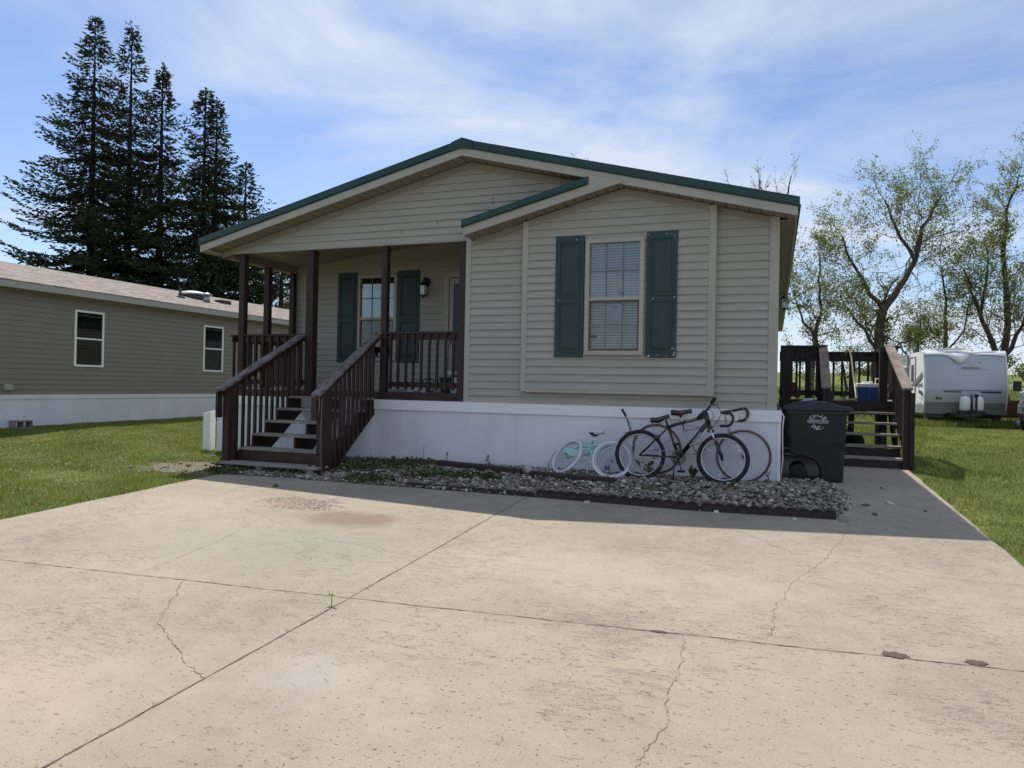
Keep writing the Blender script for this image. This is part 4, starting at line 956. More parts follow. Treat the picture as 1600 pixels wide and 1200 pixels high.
def lawnL(n):
    x = rng.uniform(-17.5, -7.16, n*2); y = -9+rng.random(n*2)**.9*22
    d = np.hypot(x, y+10); keep = rng.random(n*2) < np.clip(9/d, .25, 1)**.8
    keep &= ~((x > -9.3) & (y > -.1)) & (x < -7.2+.05*np.sin(y*5)+.04*np.sin(y*13)+.03*rng.normal(size=n*2)) & (x > -16.2)
    # bare patch near the steps
    bp_ = np.hypot((x+7.9)/.9, (y+1.6)/.5); keep &= (bp_ > 1) | (rng.random(n*2) < .25)
    bp2 = np.hypot((x+9.2)/.8, (y+2.8)/.35); keep &= (bp2 > 1) | (rng.random(n*2) < .45)
    q = np.stack([x, y, .45+.95*np.clip(patchy(x, y),0,1.2)], 1)[keep]; return q[:n]
blades(330000, lawnL, .025, .062, .0042, 'left_lawn_grass', 'mown green lawn grass left of the driveway')
bpy.data.objects['left_lawn_grass'].name = 'lawn_grass'
def lawnR(n):
    y = -6+rng.random(n*2)**1.4*38; x = 1.84+rng.random(n*2)*(5+(y+6)*.42)
    keep = (x > 1.92+.04*np.sin(y*6)+.025*rng.normal(size=n*2)) & ~((y > 1.8) & (y < 5.2) & (x < 1.98)); q = np.stack([x, y, .45+.95*np.clip(patchy(x*.8, y*.8),0,1.2)], 1)[keep]
    return q[:n]
blades(360000, lawnR, .028, .070, .005, 'lawn_grass', 'green lawn grass right of the driveway, running back to the camper')
def lawnB(n):
    x = rng.uniform(.1, 1.95, n); y = rng.uniform(5.2, 14, n); x = x*(1+(y-2)*.1); return np.stack([x, y, 1+0*x], 1)
blades(30000, lawnB, .06, .16, .006, 'lawn_grass', 'grass showing under and behind the wooden deck')
def roughR(n):
    x = rng.uniform(-3, 34, n); y = rng.uniform(20, 62, n); return np.stack([x, y, 1+.6*patchy(x*.4, y*.3)], 1)
blades(60000, roughR, .10, .22, .03, 'meadow_grass', 'longer meadow grass rising behind the camper')
def under(n):
    x = rng.uniform(3.6, 9.5, n); y = rng.uniform(16.2, 18.5, n); return np.stack([x, y, 1+0*x], 1)
blades(16000, under, .10, .26, .01, 'lawn_grass', 'taller unmown grass around the camper tongue')
# clover heads
def clover(n, x0, x1, y0, y1, label, r=.011):
    V = []; F = []; o = 0; v0, f0 = ico(0)
    for i in range(n):
        while True:
            x = random.uniform(x0, x1); y = random.uniform(y0, y1)
            if .5+.5*math.sin(x*2.3+1)*math.sin(y*1.9+x) > random.random()*.9: break
        s = r*random.uniform(.7,1.3); V.append(v0*s+np.array([x, y, gz(x,y)+random.uniform(.03,.065)])); F.append(f0+o); o += 12
    ob = mkobj('clover_flowers', np.concatenate(V), np.concatenate(F), mat('clover_white', (.62,.62,.55), .8), None); tag(ob, label, 'flowers', kind='stuff')
clover(330, -14, -7.7, -5.0, 1.2, 'scattered white clover heads in the left lawn', .009)
# bare ground strip beside the steps
mb = MB(); mb.v.append((-8.0,-1.7,gz(0,-1.7)-.008)); n = 30
for k in range(n):
    a = 2*math.pi*k/n; j = 1+random.uniform(-.25,.25); xx = -8.0+.95*j*math.cos(a); yy = -1.65+.5*j*math.sin(a); mb.v.append((xx, yy, gz(xx,yy)-.018))
for k in range(n): mb.f.append((0, 1+k, 1+(k+1) % n))
mb.build('bare_soil', mat('dry_soil', (.17,.14,.11), .95, var=.35, vscale=12, bump=.8, bscale=60), g0)
mb = MB()
V_, F_, C_ = stone_field(18, lambda: (random.uniform(-8.7,-7.3), random.uniform(-2.3,-1.2), -.075), .012, .03); o = mkobj('soil_pebbles', V_, F_, m_stone, None, True); attr(o, 'tone', C_); tag(o, 'scattered pebbles on the bare soil left of the steps', 'pebbles', kind='stuff')
mb = MB(); mb.beam((-7.75,-1.45,-.04), (-7.45,-1.75,.01), .13, .04); mb.build('wood_scrap', mat('wood_scrap', (.05,.045,.055), .8, var=.3), None, bevel=.01, label='dark weathered scrap of board lying on bare soil left of the lowest step', cat='board')
# ------------------------------------------------------------ bicycles
m_bblk = mat('bike_black', (.010,.010,.012), .3, coat=.3); m_tyre = mat('tyre_black', (.014,.014,.015), .75)
m_alu = mat('alloy', (.55,.56,.58), .35, metal=.8); m_tan = mat('tan_wall', (.22,.14,.095), .7); m_mint = mat('mint_paint', (.36,.62,.57), .35, coat=.3, var=.1)
m_wtyre = mat('white_tyre', (.66,.69,.72), .6, var=.06); m_red = mat('red_vinyl', (.22,.03,.03), .5); m_silver = mat('silver_paint', (.45,.46,.47), .35); m_cable = mat('cable_black', (.02,.02,.025), .5)
m_decal = mat('decal_white', (.50,.52,.55), .5)
def wheel(parent, c, n, r, tr, rimr, tm, rm, nspk=28, refl=True, name='wheel', wall=None, hub=.025):
    """wheel with centre c, axle direction n, outer radius r, tyre thickness tr"""
    c = Vector(c); n = Vector(n).normalized(); a = Vector((0,0,1)); x = (a-n*a.dot(n)).normalized(); y = n.cross(x)
    def ring(rr, rad, seg, k=64, off=0): 
        m_ = MB(); m_.tube([c+n*off+(x*math.cos(2*math.pi*i/k)+y*math.sin(2*math.pi*i/k))*rr for i in range(k)], rad, seg, closed=True); return m_
    rim = ring(r-tr*2-rimr, rimr, 6).build(name, rm, parent, True)
    ring(r-tr, tr, 8, 72).build('tyre', tm, rim, True)
    if wall:
        m_ = ring(r-tr*1.75, tr*.62, 6, 72, tr*.35); m_.add(*[ring(r-tr*1.75, tr*.62, 6, 72, -tr*.35).__dict__[q] for q in ('v','f')]); m_.build('tyre_wall', wall, rim, True)
    mb = MB(); mb.cyl(c-n*.035, c+n*.035, hub*.6, 10); mb.cyl(c-n*.034, c-n*.026, hub, 12); mb.cyl(c+n*.026, c+n*.034, hub, 12); mb.build('hub', m_alu, rim, True)
    mb = MB()
    for i in range(nspk):
        t = 2*math.pi*i/nspk; s_ = 1 if i % 2 else -1; t2 = t+(.45 if (i//2) % 2 else -.45)
        mb.tube([c+n*.03*s_+(x*math.cos(t2)+y*math.sin(t2))*hub*.9, c+(x*math.cos(t)+y*math.sin(t))*(r-tr*2-rimr)], .0013, 4, cap=False)
    mb.build('spokes', m_alu, rim)
    if refl:
        mb = MB()
        for t in refl: p = c+(x*math.cos(t)+y*math.sin(t))*(r*.62); d = (x*math.cos(t)+y*math.sin(t)); mb.beam(p-d*.045, p+d*.045, .022, .006, up=n)
        mb.build('spoke_reflector', m_decal, rim)
    return rim
def tubes(parent, name, m_, lst, smooth=True):
    mb = MB()
    for pts, r in lst: mb.tube(pts, r, 10)
    return mb.build(name, m_, parent, smooth)
def smooth(pts, k=5):
    P = [Vector(p) for p in pts]; P = [P[0]]+P+[P[-1]]; out = []
    for i in range(1, len(P)-2):
        a, b, c, d = P[i-1:i+3]
        for j in range(k):
            t = j/k; out.append(.5*((2*b)+(c-a)*t+(2*a-5*b+4*c-d)*t*t+(3*b-a-3*c+d)*t**3))
    return out+[P[-2]]
def saddle(parent, c, d, L, w_, m_, name='saddle', m2=None, tilt=0):
    """saddle with nose pointing along +d"""
    c = Vector(c); d = Vector(d).normalized(); s = d.cross(Vector((0,0,1))).normalized(); up = s.cross(d)
    prof = [(-.5,.40,.10),(-.42,.50,.14),(-.25,.48,.06),(-.05,.30,.0),(.2,.17,.02),(.42,.12,.05),(.5,.07,.03)]
    v = []
    for (t, ww, h) in prof:
        for a, b in ((-1,0),(-.7,.85),(0,1),(.7,.85),(1,0),(.6,-.6),(0,-.35),(-.6,-.6)): v.append(c+d*t*L+s*a*ww*w_+up*(b*(.040 if b > 0 else .055*(1 if t < .1 else .45))+h*L*.55))
    f = [(i*8+k, i*8+(k+1) % 8, (i+1)*8+(k+1) % 8, (i+1)*8+k) for i in range(len(prof)-1) for k in range(8)]+[tuple(range(7,-1,-1)), tuple(range(48,56))]
    mb = MB(); mb.add(v, f); o = mb.build(name, m_, parent, True)
    if m2:
        mb = MB(); mb.add([c-d*.1*L+s*.28*w_+up*.032, c+d*.1*L+s*.17*w_+up*.03, c-d*.0*L-s*.17*w_+up*.035, c-d*.2*L-s*.3*w_+up*.04, c-d*.12*L+s*.34*w_+up*.0, c+d*.12*L+s*.24*w_-up*.0], [(0,1,2,3),(4,5,1,0)]); mb.build('saddle_patch', m2, o)
    mb = MB(); mb.tube([c-d*.3*L-up*.01, c-d*.1*L-up*.045, c+d*.15*L-up*.045, c+d*.35*L], .004, 6); mb.build('saddle_rail', m_steel, o)
    return o
# mountain bike
BYM = -.45
def q(x, z, dy=0): return Vector((x, BYM+dy, z))
bk = thing('mountain_bike', 'black mountain bicycle with knobbly black tyres standing in front of the others', 'bicycle', (-1.15, BYM, 0))
wheel(bk, q(-1.657,.325), (0,1,0), .335, .025, .012, m_tyre, m_alu, refl=(1.9,3.9,5.6))
wheel(bk, q(-.597,.322), (.05,1,0), .332, .025, .012, m_tyre, m_alu, refl=(.9,3.3,5.3))
bb, sc_, hT, hB, rh, fh = q(-1.150,.315), q(-1.292,.705), q(-.818,.905), q(-.777,.755), q(-1.657,.325), q(-.597,.322)
fr = tubes(bk, 'frame', m_bblk, [([bb, sc_+(sc_-bb)*.03], .018), ([sc_, q(-1.2,.745), hT-(hT-hB)*.28], .022), ([bb, q(-.9,.64), hB+(hT-hB)*.25], .029), ([hB, hT], .029),
   ([bb+Vector((0,-.03,0)), rh+Vector((0,-.06,0))], .010), ([bb+Vector((0,.03,0)), rh+Vector((0,.06,0))], .010), ([sc_+Vector((0,-.02,0)), rh+Vector((0,-.06,0))], .010), ([sc_+Vector((0,.02,0)), rh+Vector((0,.06,0))], .010)])
d_ = (hB+(hT-hB)*.25-bb).normalized(); n_ = d_.cross(Vector((0,1,0)))
txt('MOUNTAIN', 'down_tube_lettering', .042, m_decal, fr, bb+(hB-bb)*.55+Vector((.004,-.0265,.006)), tuple(d_), tuple(Vector((-d_.z,0,d_.x))), .0015, bold=.001)
d2 = (hT-(hT-hB)*.28-sc_).normalized(); txt('FRONTIER', 'top_tube_lettering', .026, m_decal, fr, sc_+(hT-sc_)*.62+Vector((0,-.0215,-.018)), tuple(d2), tuple(Vector((-d2.z,0,d2.x))), .0015)
tubes(bk, 'fork', m_bblk, [([hB, hB+(fh-hB)*.12], .03), ([hB+(fh-hB)*.12+Vector((0,-.065,0)), hB+(fh-hB)*.12+Vector((0,.065,0))], .022), ([hB+(fh-hB)*.5+Vector((0,-.06,0)), fh+Vector((0,-.06,0))], .018), ([hB+(fh-hB)*.5+Vector((0,.06,0)), fh+Vector((0,.06,0))], .018)])
tubes(bk, 'fork_stanchion', m_chrome, [([hB+(fh-hB)*.12+Vector((0,-.06,0)), hB+(fh-hB)*.55+Vector((0,-.06,0))], .012), ([hB+(fh-hB)*.12+Vector((0,.06,0)), hB+(fh-hB)*.55+Vector((0,.06,0))], .012)])
gl, gr_ = Vector((-.868,-.70,.872)), Vector((-.738,-.22,1.078)); mid_ = Vector((-.79,-.46,.965))
tubes(bk, 'handlebar', m_bblk, [([gl, gl*.6+mid_*.4, mid_, gr_*.6+mid_*.4, gr_], .013), ([hT, hT+Vector((.0,0,.03)), mid_], .018)])
tubes(bk, 'grip', m_rubber, [([gl+(gl-mid_)*.12, gl+(mid_-gl)*.45], .026)]); tubes(bk, 'grip', m_rubber, [([gr_+(gr_-mid_)*.12, gr_+(mid_-gr_)*.35], .026)])
tubes(bk, 'brake_lever', m_bblk, [([gl+(mid_-gl)*.4, gl+(mid_-gl)*.4+Vector((.03,0,-.03)), gl+(mid_-gl)*.05+Vector((.06,0,-.05))], .007), ([gr_+(mid_-gr_)*.4, gr_+(mid_-gr_)*.4+Vector((.03,0,-.03)), gr_+(mid_-gr_)*.05+Vector((.06,0,-.05))], .007), ([gl+(mid_-gl)*.5-Vector((0,0,.02)), gl+(mid_-gl)*.5+Vector((0,0,.03))], .02)])
tubes(bk, 'brake_cable', m_cable, [(smooth([mid_+Vector((.02,-.05,.0)), Vector((-.70,-.5,1.02)), Vector((-.63,-.5,.93)), Vector((-.66,-.48,.82)), hB+Vector((.03,0,-.05))]), .0035), ([mid_, Vector((-.73,-.5,.93)), Vector((-.72,-.47,.85)), q(-.9,.72), q(-1.15,.75)], .0035), ([q(-.9,.60,-.03), q(-.85,.53,-.04), q(-.95,.49,-.04), q(-1.04,.47,-.03)], .0035)])
saddle(bk, q(-1.395,.800), (1,0,.28), .25, .15, m_bblk); tubes(bk, 'seat_post', m_bblk, [([sc_, sc_+Vector((-.035,0,.09))], .014)])
mb = MB()
c0 = bb+Vector((0,-.055,0)); [mb.tube([c0+Vector((math.cos(2*math.pi*i/36)*rr, o_, math.sin(2*math.pi*i/36)*rr)) for i in range(36)], .006, 5, closed=True) for rr, o_ in ((.088,0),(.070,.006),(.052,.012))]; [mb.beam(c0, c0+Vector((math.cos(2*math.pi*i/5)*.085, 0, math.sin(2*math.pi*i/5)*.085)), .006, .016, up=(0,1,0)) for i in range(5)]; mb.blob(c0, (.03,.02,.03), 10, 6); mb.build('chainring', m_bblk, bk)
mb = MB(); mb.beam(c0-Vector((0,.02,0)), c0+Vector((.05,-.02,-.165)), .014, .025, up=(0,1,0)); mb.beam(c0+Vector((0,.13,0)), c0+Vector((-.05,.13,.165)), .014, .025, up=(0,1,0)); mb.build('crank', m_bblk, bk)
mb = MB(); p_ = c0+Vector((.05,-.07,-.165)); mb.box(p_.x-.045,p_.x+.045,p_.y-.045,p_.y+.045,p_.z-.012,p_.z+.012); mb.build('pedal', m_rubber, bk, bevel=.004); mb = MB(); p_ = c0+Vector((-.05,.18,.165)); mb.box(p_.x-.045,p_.x+.045,p_.y-.045,p_.y+.045,p_.z-.012,p_.z+.012); mb.build('pedal', m_rubber, bk, bevel=.004)
mb = MB(); rc = rh+Vector((0,-.045,0))
for r_, o_ in ((.075,0),(.06,-.006),(.045,-.012)): mb.lathe((rc.x, rc.y+o_, rc.z), [(r_,-.002),(r_,.002)], 26, axis='y')
mb.build('cassette', m_steel, bk)
mb = MB(); mb.tube([c0+Vector((0,0,.093)), rc+Vector((0,-.005,.058))], .005, 6); mb.tube([c0+Vector((0,0,-.093)), rc+Vector((.07,-.01,-.15)), rc+Vector((.04,-.01,-.12)), rc+Vector((.02,-.005,-.06))], .005, 6); mb.build('chain', m_steel, bk)
mb = MB(); mb.beam(rc+Vector((.01,-.02,-.05)), rc+Vector((.055,-.03,-.18)), .025, .02, up=(0,1,0)); mb.blob(rc+Vector((.03,-.03,-.07)), (.035,.02,.03), 8, 5); mb.build('derailleur', m_steel, bk)
tubes(bk, 'kickstand', m_bblk, [([bb+Vector((-.05,-.03,-.02)), q(-1.20,.03,-.14)], .008)])
mb = MB(); c1 = fh+Vector((0,-.03,0)); mb.box(hB.x-.02, hB.x+.07, BYM-.07, BYM-.02, .66, .70); mb.box(rh.x+.19, rh.x+.26, BYM-.05, BYM+.05, .55, .60); mb.build('brake_arm', m_bblk, bk, bevel=.006)
# road bike
BYR = -.22
def q(x, z, dy=0): return Vector((x, BYR+dy, z))
rb = thing('road_bike', 'old ten-speed road bicycle with tan-walled tyres and drop bars leaning on the white skirting', 'bicycle', (-.9, BYR, 0))
wheel(rb, q(-1.475,.395), (.12,1,.05), .345, .014, .010, m_tan, m_alu, refl=False, wall=m_tyre, nspk=32)
wheel(rb, q(-.355,.352), (-.10,1,.05), .350, .014, .010, m_tan, m_alu, refl=False, wall=m_tyre, nspk=32)
bb, sc_, hT, hB, rh, fh = q(-.935,.345), q(-1.115,.66), q(-.575,.79), q(-.525,.655), q(-1.475,.395), q(-.355,.352)
tubes(rb, 'frame', m_silver, [([bb, sc_], .014), ([sc_, hT-(hT-hB)*.2], .013), ([bb, hB+(hT-hB)*.15], .014), ([hB, hT], .019), ([bb, rh], .008), ([sc_+Vector((0,-.02,0)), rh], .007), ([sc_+Vector((0,.02,0)), rh], .007)])
tubes(rb, 'fork', m_chrome, [([hB, q(-.47,.55,-.045), q(-.41,.42,-.045), fh+Vector((0,-.045,0))], .010), ([hB, q(-.47,.55,.045), q(-.41,.42,.045), fh+Vector((0,.045,0))], .010)])
tubes(rb, 'seat_post', m_chrome, [([sc_, q(-1.165,.865)], .012)])
saddle(rb, q(-1.15,.885), (1,0,.12), .27, .15, m_bblk, m2=m_red)
tubes(rb, 'stem', m_silver, [([hT, q(-.595,.865), q(-.545,.905)], .013)])
def dropbar(c, ang):
    s = Vector((math.sin(ang), math.cos(ang), 0)); f_ = Vector((math.cos(ang), -math.sin(ang), 0)); L = []
    for sg in (-1, 1):
        L.append([c, c+s*sg*.16+Vector((0,0,.01*sg)), c+s*sg*.20+f_*.04+Vector((0,0,.02*sg)), c+s*sg*.205+f_*.13+Vector((0,0,.01+.03*sg)), c+s*sg*.205+f_*.175+Vector((0,0,-.05+.03*sg)), c+s*sg*.205+f_*.13+Vector((0,0,-.14+.03*sg)), c+s*sg*.205+f_*.0+Vector((0,0,-.155+.03*sg))])
    return L
for L in dropbar(q(-.555,.93), R(24)): tubes(rb, 'drop_bar', m_bblk, [(smooth(L), .0175)])
tubes(rb, 'brake_lever', m_alu, [([q(-.43,.94,-.2), q(-.40,.90,-.2), q(-.41,.80,-.2)], .007)]); tubes(rb, 'brake_lever', m_alu, [([q(-.36,.98,.14), q(-.33,.93,.14), q(-.34,.83,.14)], .007)])
tubes(rb, 'cable_loop', m_decal, [(smooth([q(-.52,.93,-.1), q(-.50,1.0,-.05), q(-.42,1.02), q(-.37,.98), q(-.40,.90,.02)]), .0022), (smooth([q(-.38,.88), q(-.34,.93), q(-.33,.82), q(-.35,.78)]), .003)])
mb = MB(); c0 = bb+Vector((0,-.05,0)); k = 40
for rr in (.088,): mb.tube([c0+Vector((math.cos(2*math.pi*i/k)*rr, 0, math.sin(2*math.pi*i/k)*rr)) for i in range(k)], .007, 5, closed=True)
for i in range(5): a = 2*math.pi*i/5; mb.beam(c0, c0+Vector((math.cos(a)*.085, 0, math.sin(a)*.085)), .004, .014, up=(0,1,0))
mb.build('chainring', m_alu, rb); 
mb = MB(); mb.beam(c0, c0+Vector((.165,-.01,.01)), .012, .02, up=(0,1,0)); mb.beam(c0+Vector((0,.1,0)), c0+Vector((-.165,.1,-.01)), .012, .02, up=(0,1,0)); mb.build('crank', m_alu, rb)
# child's bike, fallen against the skirting
kb = thing('child_bike', 'small mint green child bicycle with white tyres slumped against the skirting', 'bicycle', (-2.4, -.35, 0))
wc1, wc2 = Vector((-2.69,-.35,.245)), Vector((-2.045,-.42,.235))
wheel(kb, wc1, (-.50,-.66,.56), .272, .020, .010, m_wtyre, m_alu, refl=False, nspk=20); wheel(kb, wc2, (.12,-.86,.42), .272, .020, .010, m_wtyre, m_alu, refl=False, nspk=20)
hd, hd2 = Vector((-1.90,-.22,.60)), Vector((-1.96,-.30,.48)); bbk = Vector((-2.43,-.38,.27)); stt = Vector((-2.36,-.28,.40))
tubes(kb, 'frame', m_mint, [([wc1+Vector((-.02,-.05,.04)), Vector((-2.55,-.35,.385)), stt, Vector((-2.2,-.26,.42)), hd2], .019), ([bbk, Vector((-2.2,-.30,.385)), hd2+Vector((.02,0,.03))], .019), ([stt, bbk], .018), ([wc1+Vector((-.02,-.05,0)), bbk], .014), ([hd, hd2], .018)])
tubes(kb, 'fork', m_mint, [([hd2, Vector((-2.0,-.33,.43)), wc2+Vector((.03,-.05,.02))], .011), ([hd2, Vector((-2.0,-.27,.43)), wc2+Vector((.02,.05,.04))], .011)])
mb = MB(); k = 26; cg = Vector((-2.42,-.43,.285))
mb.tube([cg+Vector((math.cos(2*math.pi*i/k)*.10, -.01, math.sin(2*math.pi*i/k)*.085+math.cos(2*math.pi*i/k)*.02)) for i in range(k)], .014, 6, closed=True)
mb.add([cg+Vector((-.09,-.01,.06)), cg+Vector((-.28,-.01,.10)), cg+Vector((-.30,-.01,.03)), cg+Vector((-.07,-.01,-.06))], [(0,1,2,3)]); mb.build('chain_guard', m_mint, kb, True)
tubes(kb, 'seat_post', m_chrome, [([stt, Vector((-2.325,-.28,.55))], .010)])
ks = saddle(kb, (-2.30,-.28,.585), (-1,0,-.02), .215, .15, mat('saddle_white', (.62,.62,.66), .5))
mb = MB(); mb.add([(-2.405,-.31,.585),(-2.20,-.31,.585),(-2.30,-.28,.53),(-2.34,-.30,.53)], [(0,1,2,3)]); mb.build('saddle_base', m_black, ks)
tubes(kb, 'handlebar', m_chrome, [(smooth([hd, Vector((-1.84,-.22,.63)), Vector((-1.845,-.30,.72)), Vector((-1.88,-.36,.84))]), .011), ([hd, Vector((-1.86,-.14,.62)), Vector((-1.84,-.08,.60))], .011)])
tubes(kb, 'grip', mat('grip_maroon', (.05,.022,.02), .6), [([Vector((-1.875,-.35,.83)), Vector((-1.925,-.38,.925))], .017)])
tubes(kb, 'brake_cable', m_cable, [([Vector((-1.86,-.34,.80)), Vector((-1.80,-.36,.72)), Vector((-1.80,-.3,.62)), hd], .003)])
mb = MB(); mb.beam(bbk+Vector((0,-.06,0)), bbk+Vector((.09,-.08,-.05)), .010, .018); mb.box(-2.36,-2.30,-.50,-.43,.19,.215); mb.build('crank', m_alu, kb)
tubes(kb, 'kickstand', m_mint, [([Vector((-2.38,-.36,.24)), Vector((-2.36,-.5,.04))], .008)])

# ------------------------------------------------------------ wheeled bin
m_bin = mat('bin_plastic', (.009,.010,.012), .5, var=.25, vscale=3, bump=.15, bscale=120); m_lid = mat('lid_plastic', (.014,.015,.030), .42, var=.2, vscale=3)
bn = thing('wheeled_bin', 'large dark wheeled refuse bin with navy lid beside the house corner', 'bin', (.55, .55, .02))
def binbody():
    side = [(.875,.02),(.905,.93),(.19,.93),(.225,.36),(.42,.335),(.53,.285),(.595,.19),(.61,.02)]
    mb = MB(); n = len(side)
    def yy(z, s): return (.57+s*(.235+.055*(z/.93)))
    v = [(x, yy(z,-1), z) for x, z in side]+[(x, yy(z,1), z) for x, z in side]
    mb.add(v, [tuple(range(n-1,-1,-1)), tuple(range(n, 2*n))]+[(i, (i+1) % n, (i+1) % n+n, i+n) for i in range(n)]); return mb
b_ = binbody().build('body', m_bin, bn, bevel=.02, seg=3)
mb = MB(); mb.box(.165,.935,.255,.885,.905,.955); mb.box(.78,.90,.268,.285,.52,.535); mb.build('rim', m_bin, bn, bevel=.012, seg=2)
mb = MB(); prof = [(.13,.955),(.13,.99),(.20,1.035),(.34,1.075),(.50,1.085),(.68,1.075),(.82,1.035),(.955,1.01),(.975,.985),(.965,.955)]
mb.prism(prof, .25, .89); mb.build('lid', m_lid, bn, bevel=.012, seg=2)
mb = MB(); mb.prism([(.36,1.083),(.50,1.094),(.50,1.12),(.40,1.115)], .45, .70); mb.build('lid_label', m_greytxt, bn)
for yw in (.33, .80): 
    mb = MB(); mb.lathe((.33, yw, .13), [(.03,-.025),(.10,-.025),(.112,-.012),(.112,.012),(.10,.025),(.03,.025)], 28, axis='y'); mb.build('wheel', m_rubber, bn, True)
mb = MB(); mb.tube([(.20,.36,.93),(.12,.36,.95),(.12,.78,.95),(.20,.78,.93)], .018, 8); mb.build('handle', m_bin, bn, True)
cx_, cz_ = .555, .815
nrm = Vector((0, -1, .06)).normalized()
def face_y(z): return .57-(.235+.055*(z/.93))-.0045
for word, r_, a0, step, sz, top in (('CIRCLE', .088, 150, -24, .068, True), ('INC.', .088, 226, 28, .066, False)):
    for i, ch in enumerate(word):
        a = R(a0+step*i); X_ = Vector((math.sin(a), 0, -math.cos(a))) if top else Vector((-math.sin(a), 0, math.cos(a)))
        px_, pz_ = cx_+r_*math.cos(a), cz_+r_*math.sin(a); Y_ = Vector((math.cos(a), 0, math.sin(a)))*(1 if top else -1)
        txt(ch, 'emblem_letter', sz, m_greytxt, b_, (px_, face_y(pz_), pz_), tuple(X_), tuple(Y_), .002, bold=.003)
txt('SANITATION', 'emblem_letter', .044, m_greytxt, b_, (cx_, face_y(cz_), cz_), (1,0,0), (0,0,1), .002, bold=.0015)
mb = MB(); mb.box(cx_-.115, cx_+.115, face_y(cz_+.024)+.0, face_y(cz_+.024)+.003, cz_+.021, cz_+.0245); mb.box(cx_-.115, cx_+.115, face_y(cz_-.024)+.0, face_y(cz_-.024)+.003, cz_-.0245, cz_-.021)
k = 32
mb.build('emblem_band', m_greytxt, b_)
# ------------------------------------------------------------ right wooden deck
dk = thing('wooden_deck', 'dark brown wooden side deck with stairs and railings to the right of the house', 'deck', (1.0, 4, .09))
DZ, DY0, DY1, DX0, DX1 = 1.07, 3.2, 5.15, .10, 1.93
m_dk = mat('deck_wood', (.012,.006,.005), .65, c2=(.030,.015,.012), vscale=8, bump=.4, bscale=40)
m_dktop = mat('deck_rail_worn', (.13,.085,.07), .75, c2=(.30,.235,.20), vscale=5, bump=.4, bscale=30)
mb = MB(); x = DX0
while x < DX1: mb.box(x, min(x+.138, DX1), DY0, DY1, DZ-.035, DZ); x += .143
mb.build('floor', m_tread, dk)
mb = MB(); mb.box(DX0, DX1, DY0-.04, DY0, DZ-.22, DZ+.002); mb.box(DX0, DX1, DY1, DY1+.04, DZ-.22, DZ+.002); mb.box(DX1, DX1+.04, DY0, DY1, DZ-.22, DZ); mb.build('rim_board', m_dk, dk)
def dpost(x, y, z0, z1, w_=.10): mb = MB(); mb.box(x-w_/2, x+w_/2, y-w_/2, y+w_/2, z0, z1); mb.build('post', m_dk, dk, bevel=.004)
dpost(.20, DY0+.05, .02, 1.99, .15); dpost(.76, DY0+.05, .02, 2.0, .12); dpost(1.70, DY0+.05, .02, 1.98, .12); dpost(1.86, DY1-.05, .02, 1.95); dpost(1.40, DY1-.05, .02, 1.95); dpost(.62, DY1-.05, .02, 1.95); dpost(.16, DY1-.05, .02, 1.95); dpost(1.15, DY1-.05, .02, 1.0)
def drail(p0, p1, n, zt=1.99, bh=.15):
    mb = MB(); mb.beam((*p0, zt-.018), (*p1, zt-.018), .13, .036); mb.beam((*p0, zt-.036-bh/2), (*p1, zt-.036-bh/2), .04, bh); mb.build('top_rail', m_dk, dk, bevel=.004)
    mb = MB(); mb.beam((*p0, DZ+.12), (*p1, DZ+.12), .04, .09); mb.build('bottom_rail', m_dk, dk)
    for i in range(n):
        t = (i+.5)/n; x = p0[0]+(p1[0]-p0[0])*t; y = p0[1]+(p1[1]-p0[1])*t; mb = MB(); mb.box(x-.019, x+.019, y-.045, y-.007, DZ+.03, zt-.05); mb.build('baluster', m_dk, dk)
mb = MB(); [mb.box(x, x+.14, DY0-.065, DY0-.042, .04, DZ-.01) for x in (.10,.245,.39,.535,.62)]; mb.build('skirt_boards', m_dk, dk)
drail((DX0, DY0+.03), (.80, DY0+.03), 4, 2.0, .17); drail((DX0, DY1-.05), (1.90, DY1-.05), 12); drail((1.88, DY0+.0), (1.90, DY1-.05), 13, 1.99)
TY = [1.95, 2.2, 2.45, 2.7, 2.95]; TZ = [.242, .406, .575, .74, .90]
for i, (y, z) in enumerate(zip(TY, TZ)):
    mb = MB(); mb.box(.74, 1.84, y, y+.26, z-.036, z); mb.build('tread', m_tread, dk, bevel=.004)
for x_ in (.78, 1.80):
    mb = MB(); poly = [(TY[0]+.03, .04)]
    for y, z in zip(TY, TZ): poly += [(y+.03, z-.037), (y+.28, z-.037)]
    poly += [(3.19, .90), (3.19, .78), (2.35, .06)]
    mb.prism(poly, x_-.02, x_+.02, axis='x'); mb.build('stringer', m_dk, dk)
mb = MB(); mb.box(.74, 1.84, 1.97, 2.0, .05, .205); mb.box(.76, 1.82, 2.22, 2.24, .07, .36); mb.build('riser', m_dk, dk)
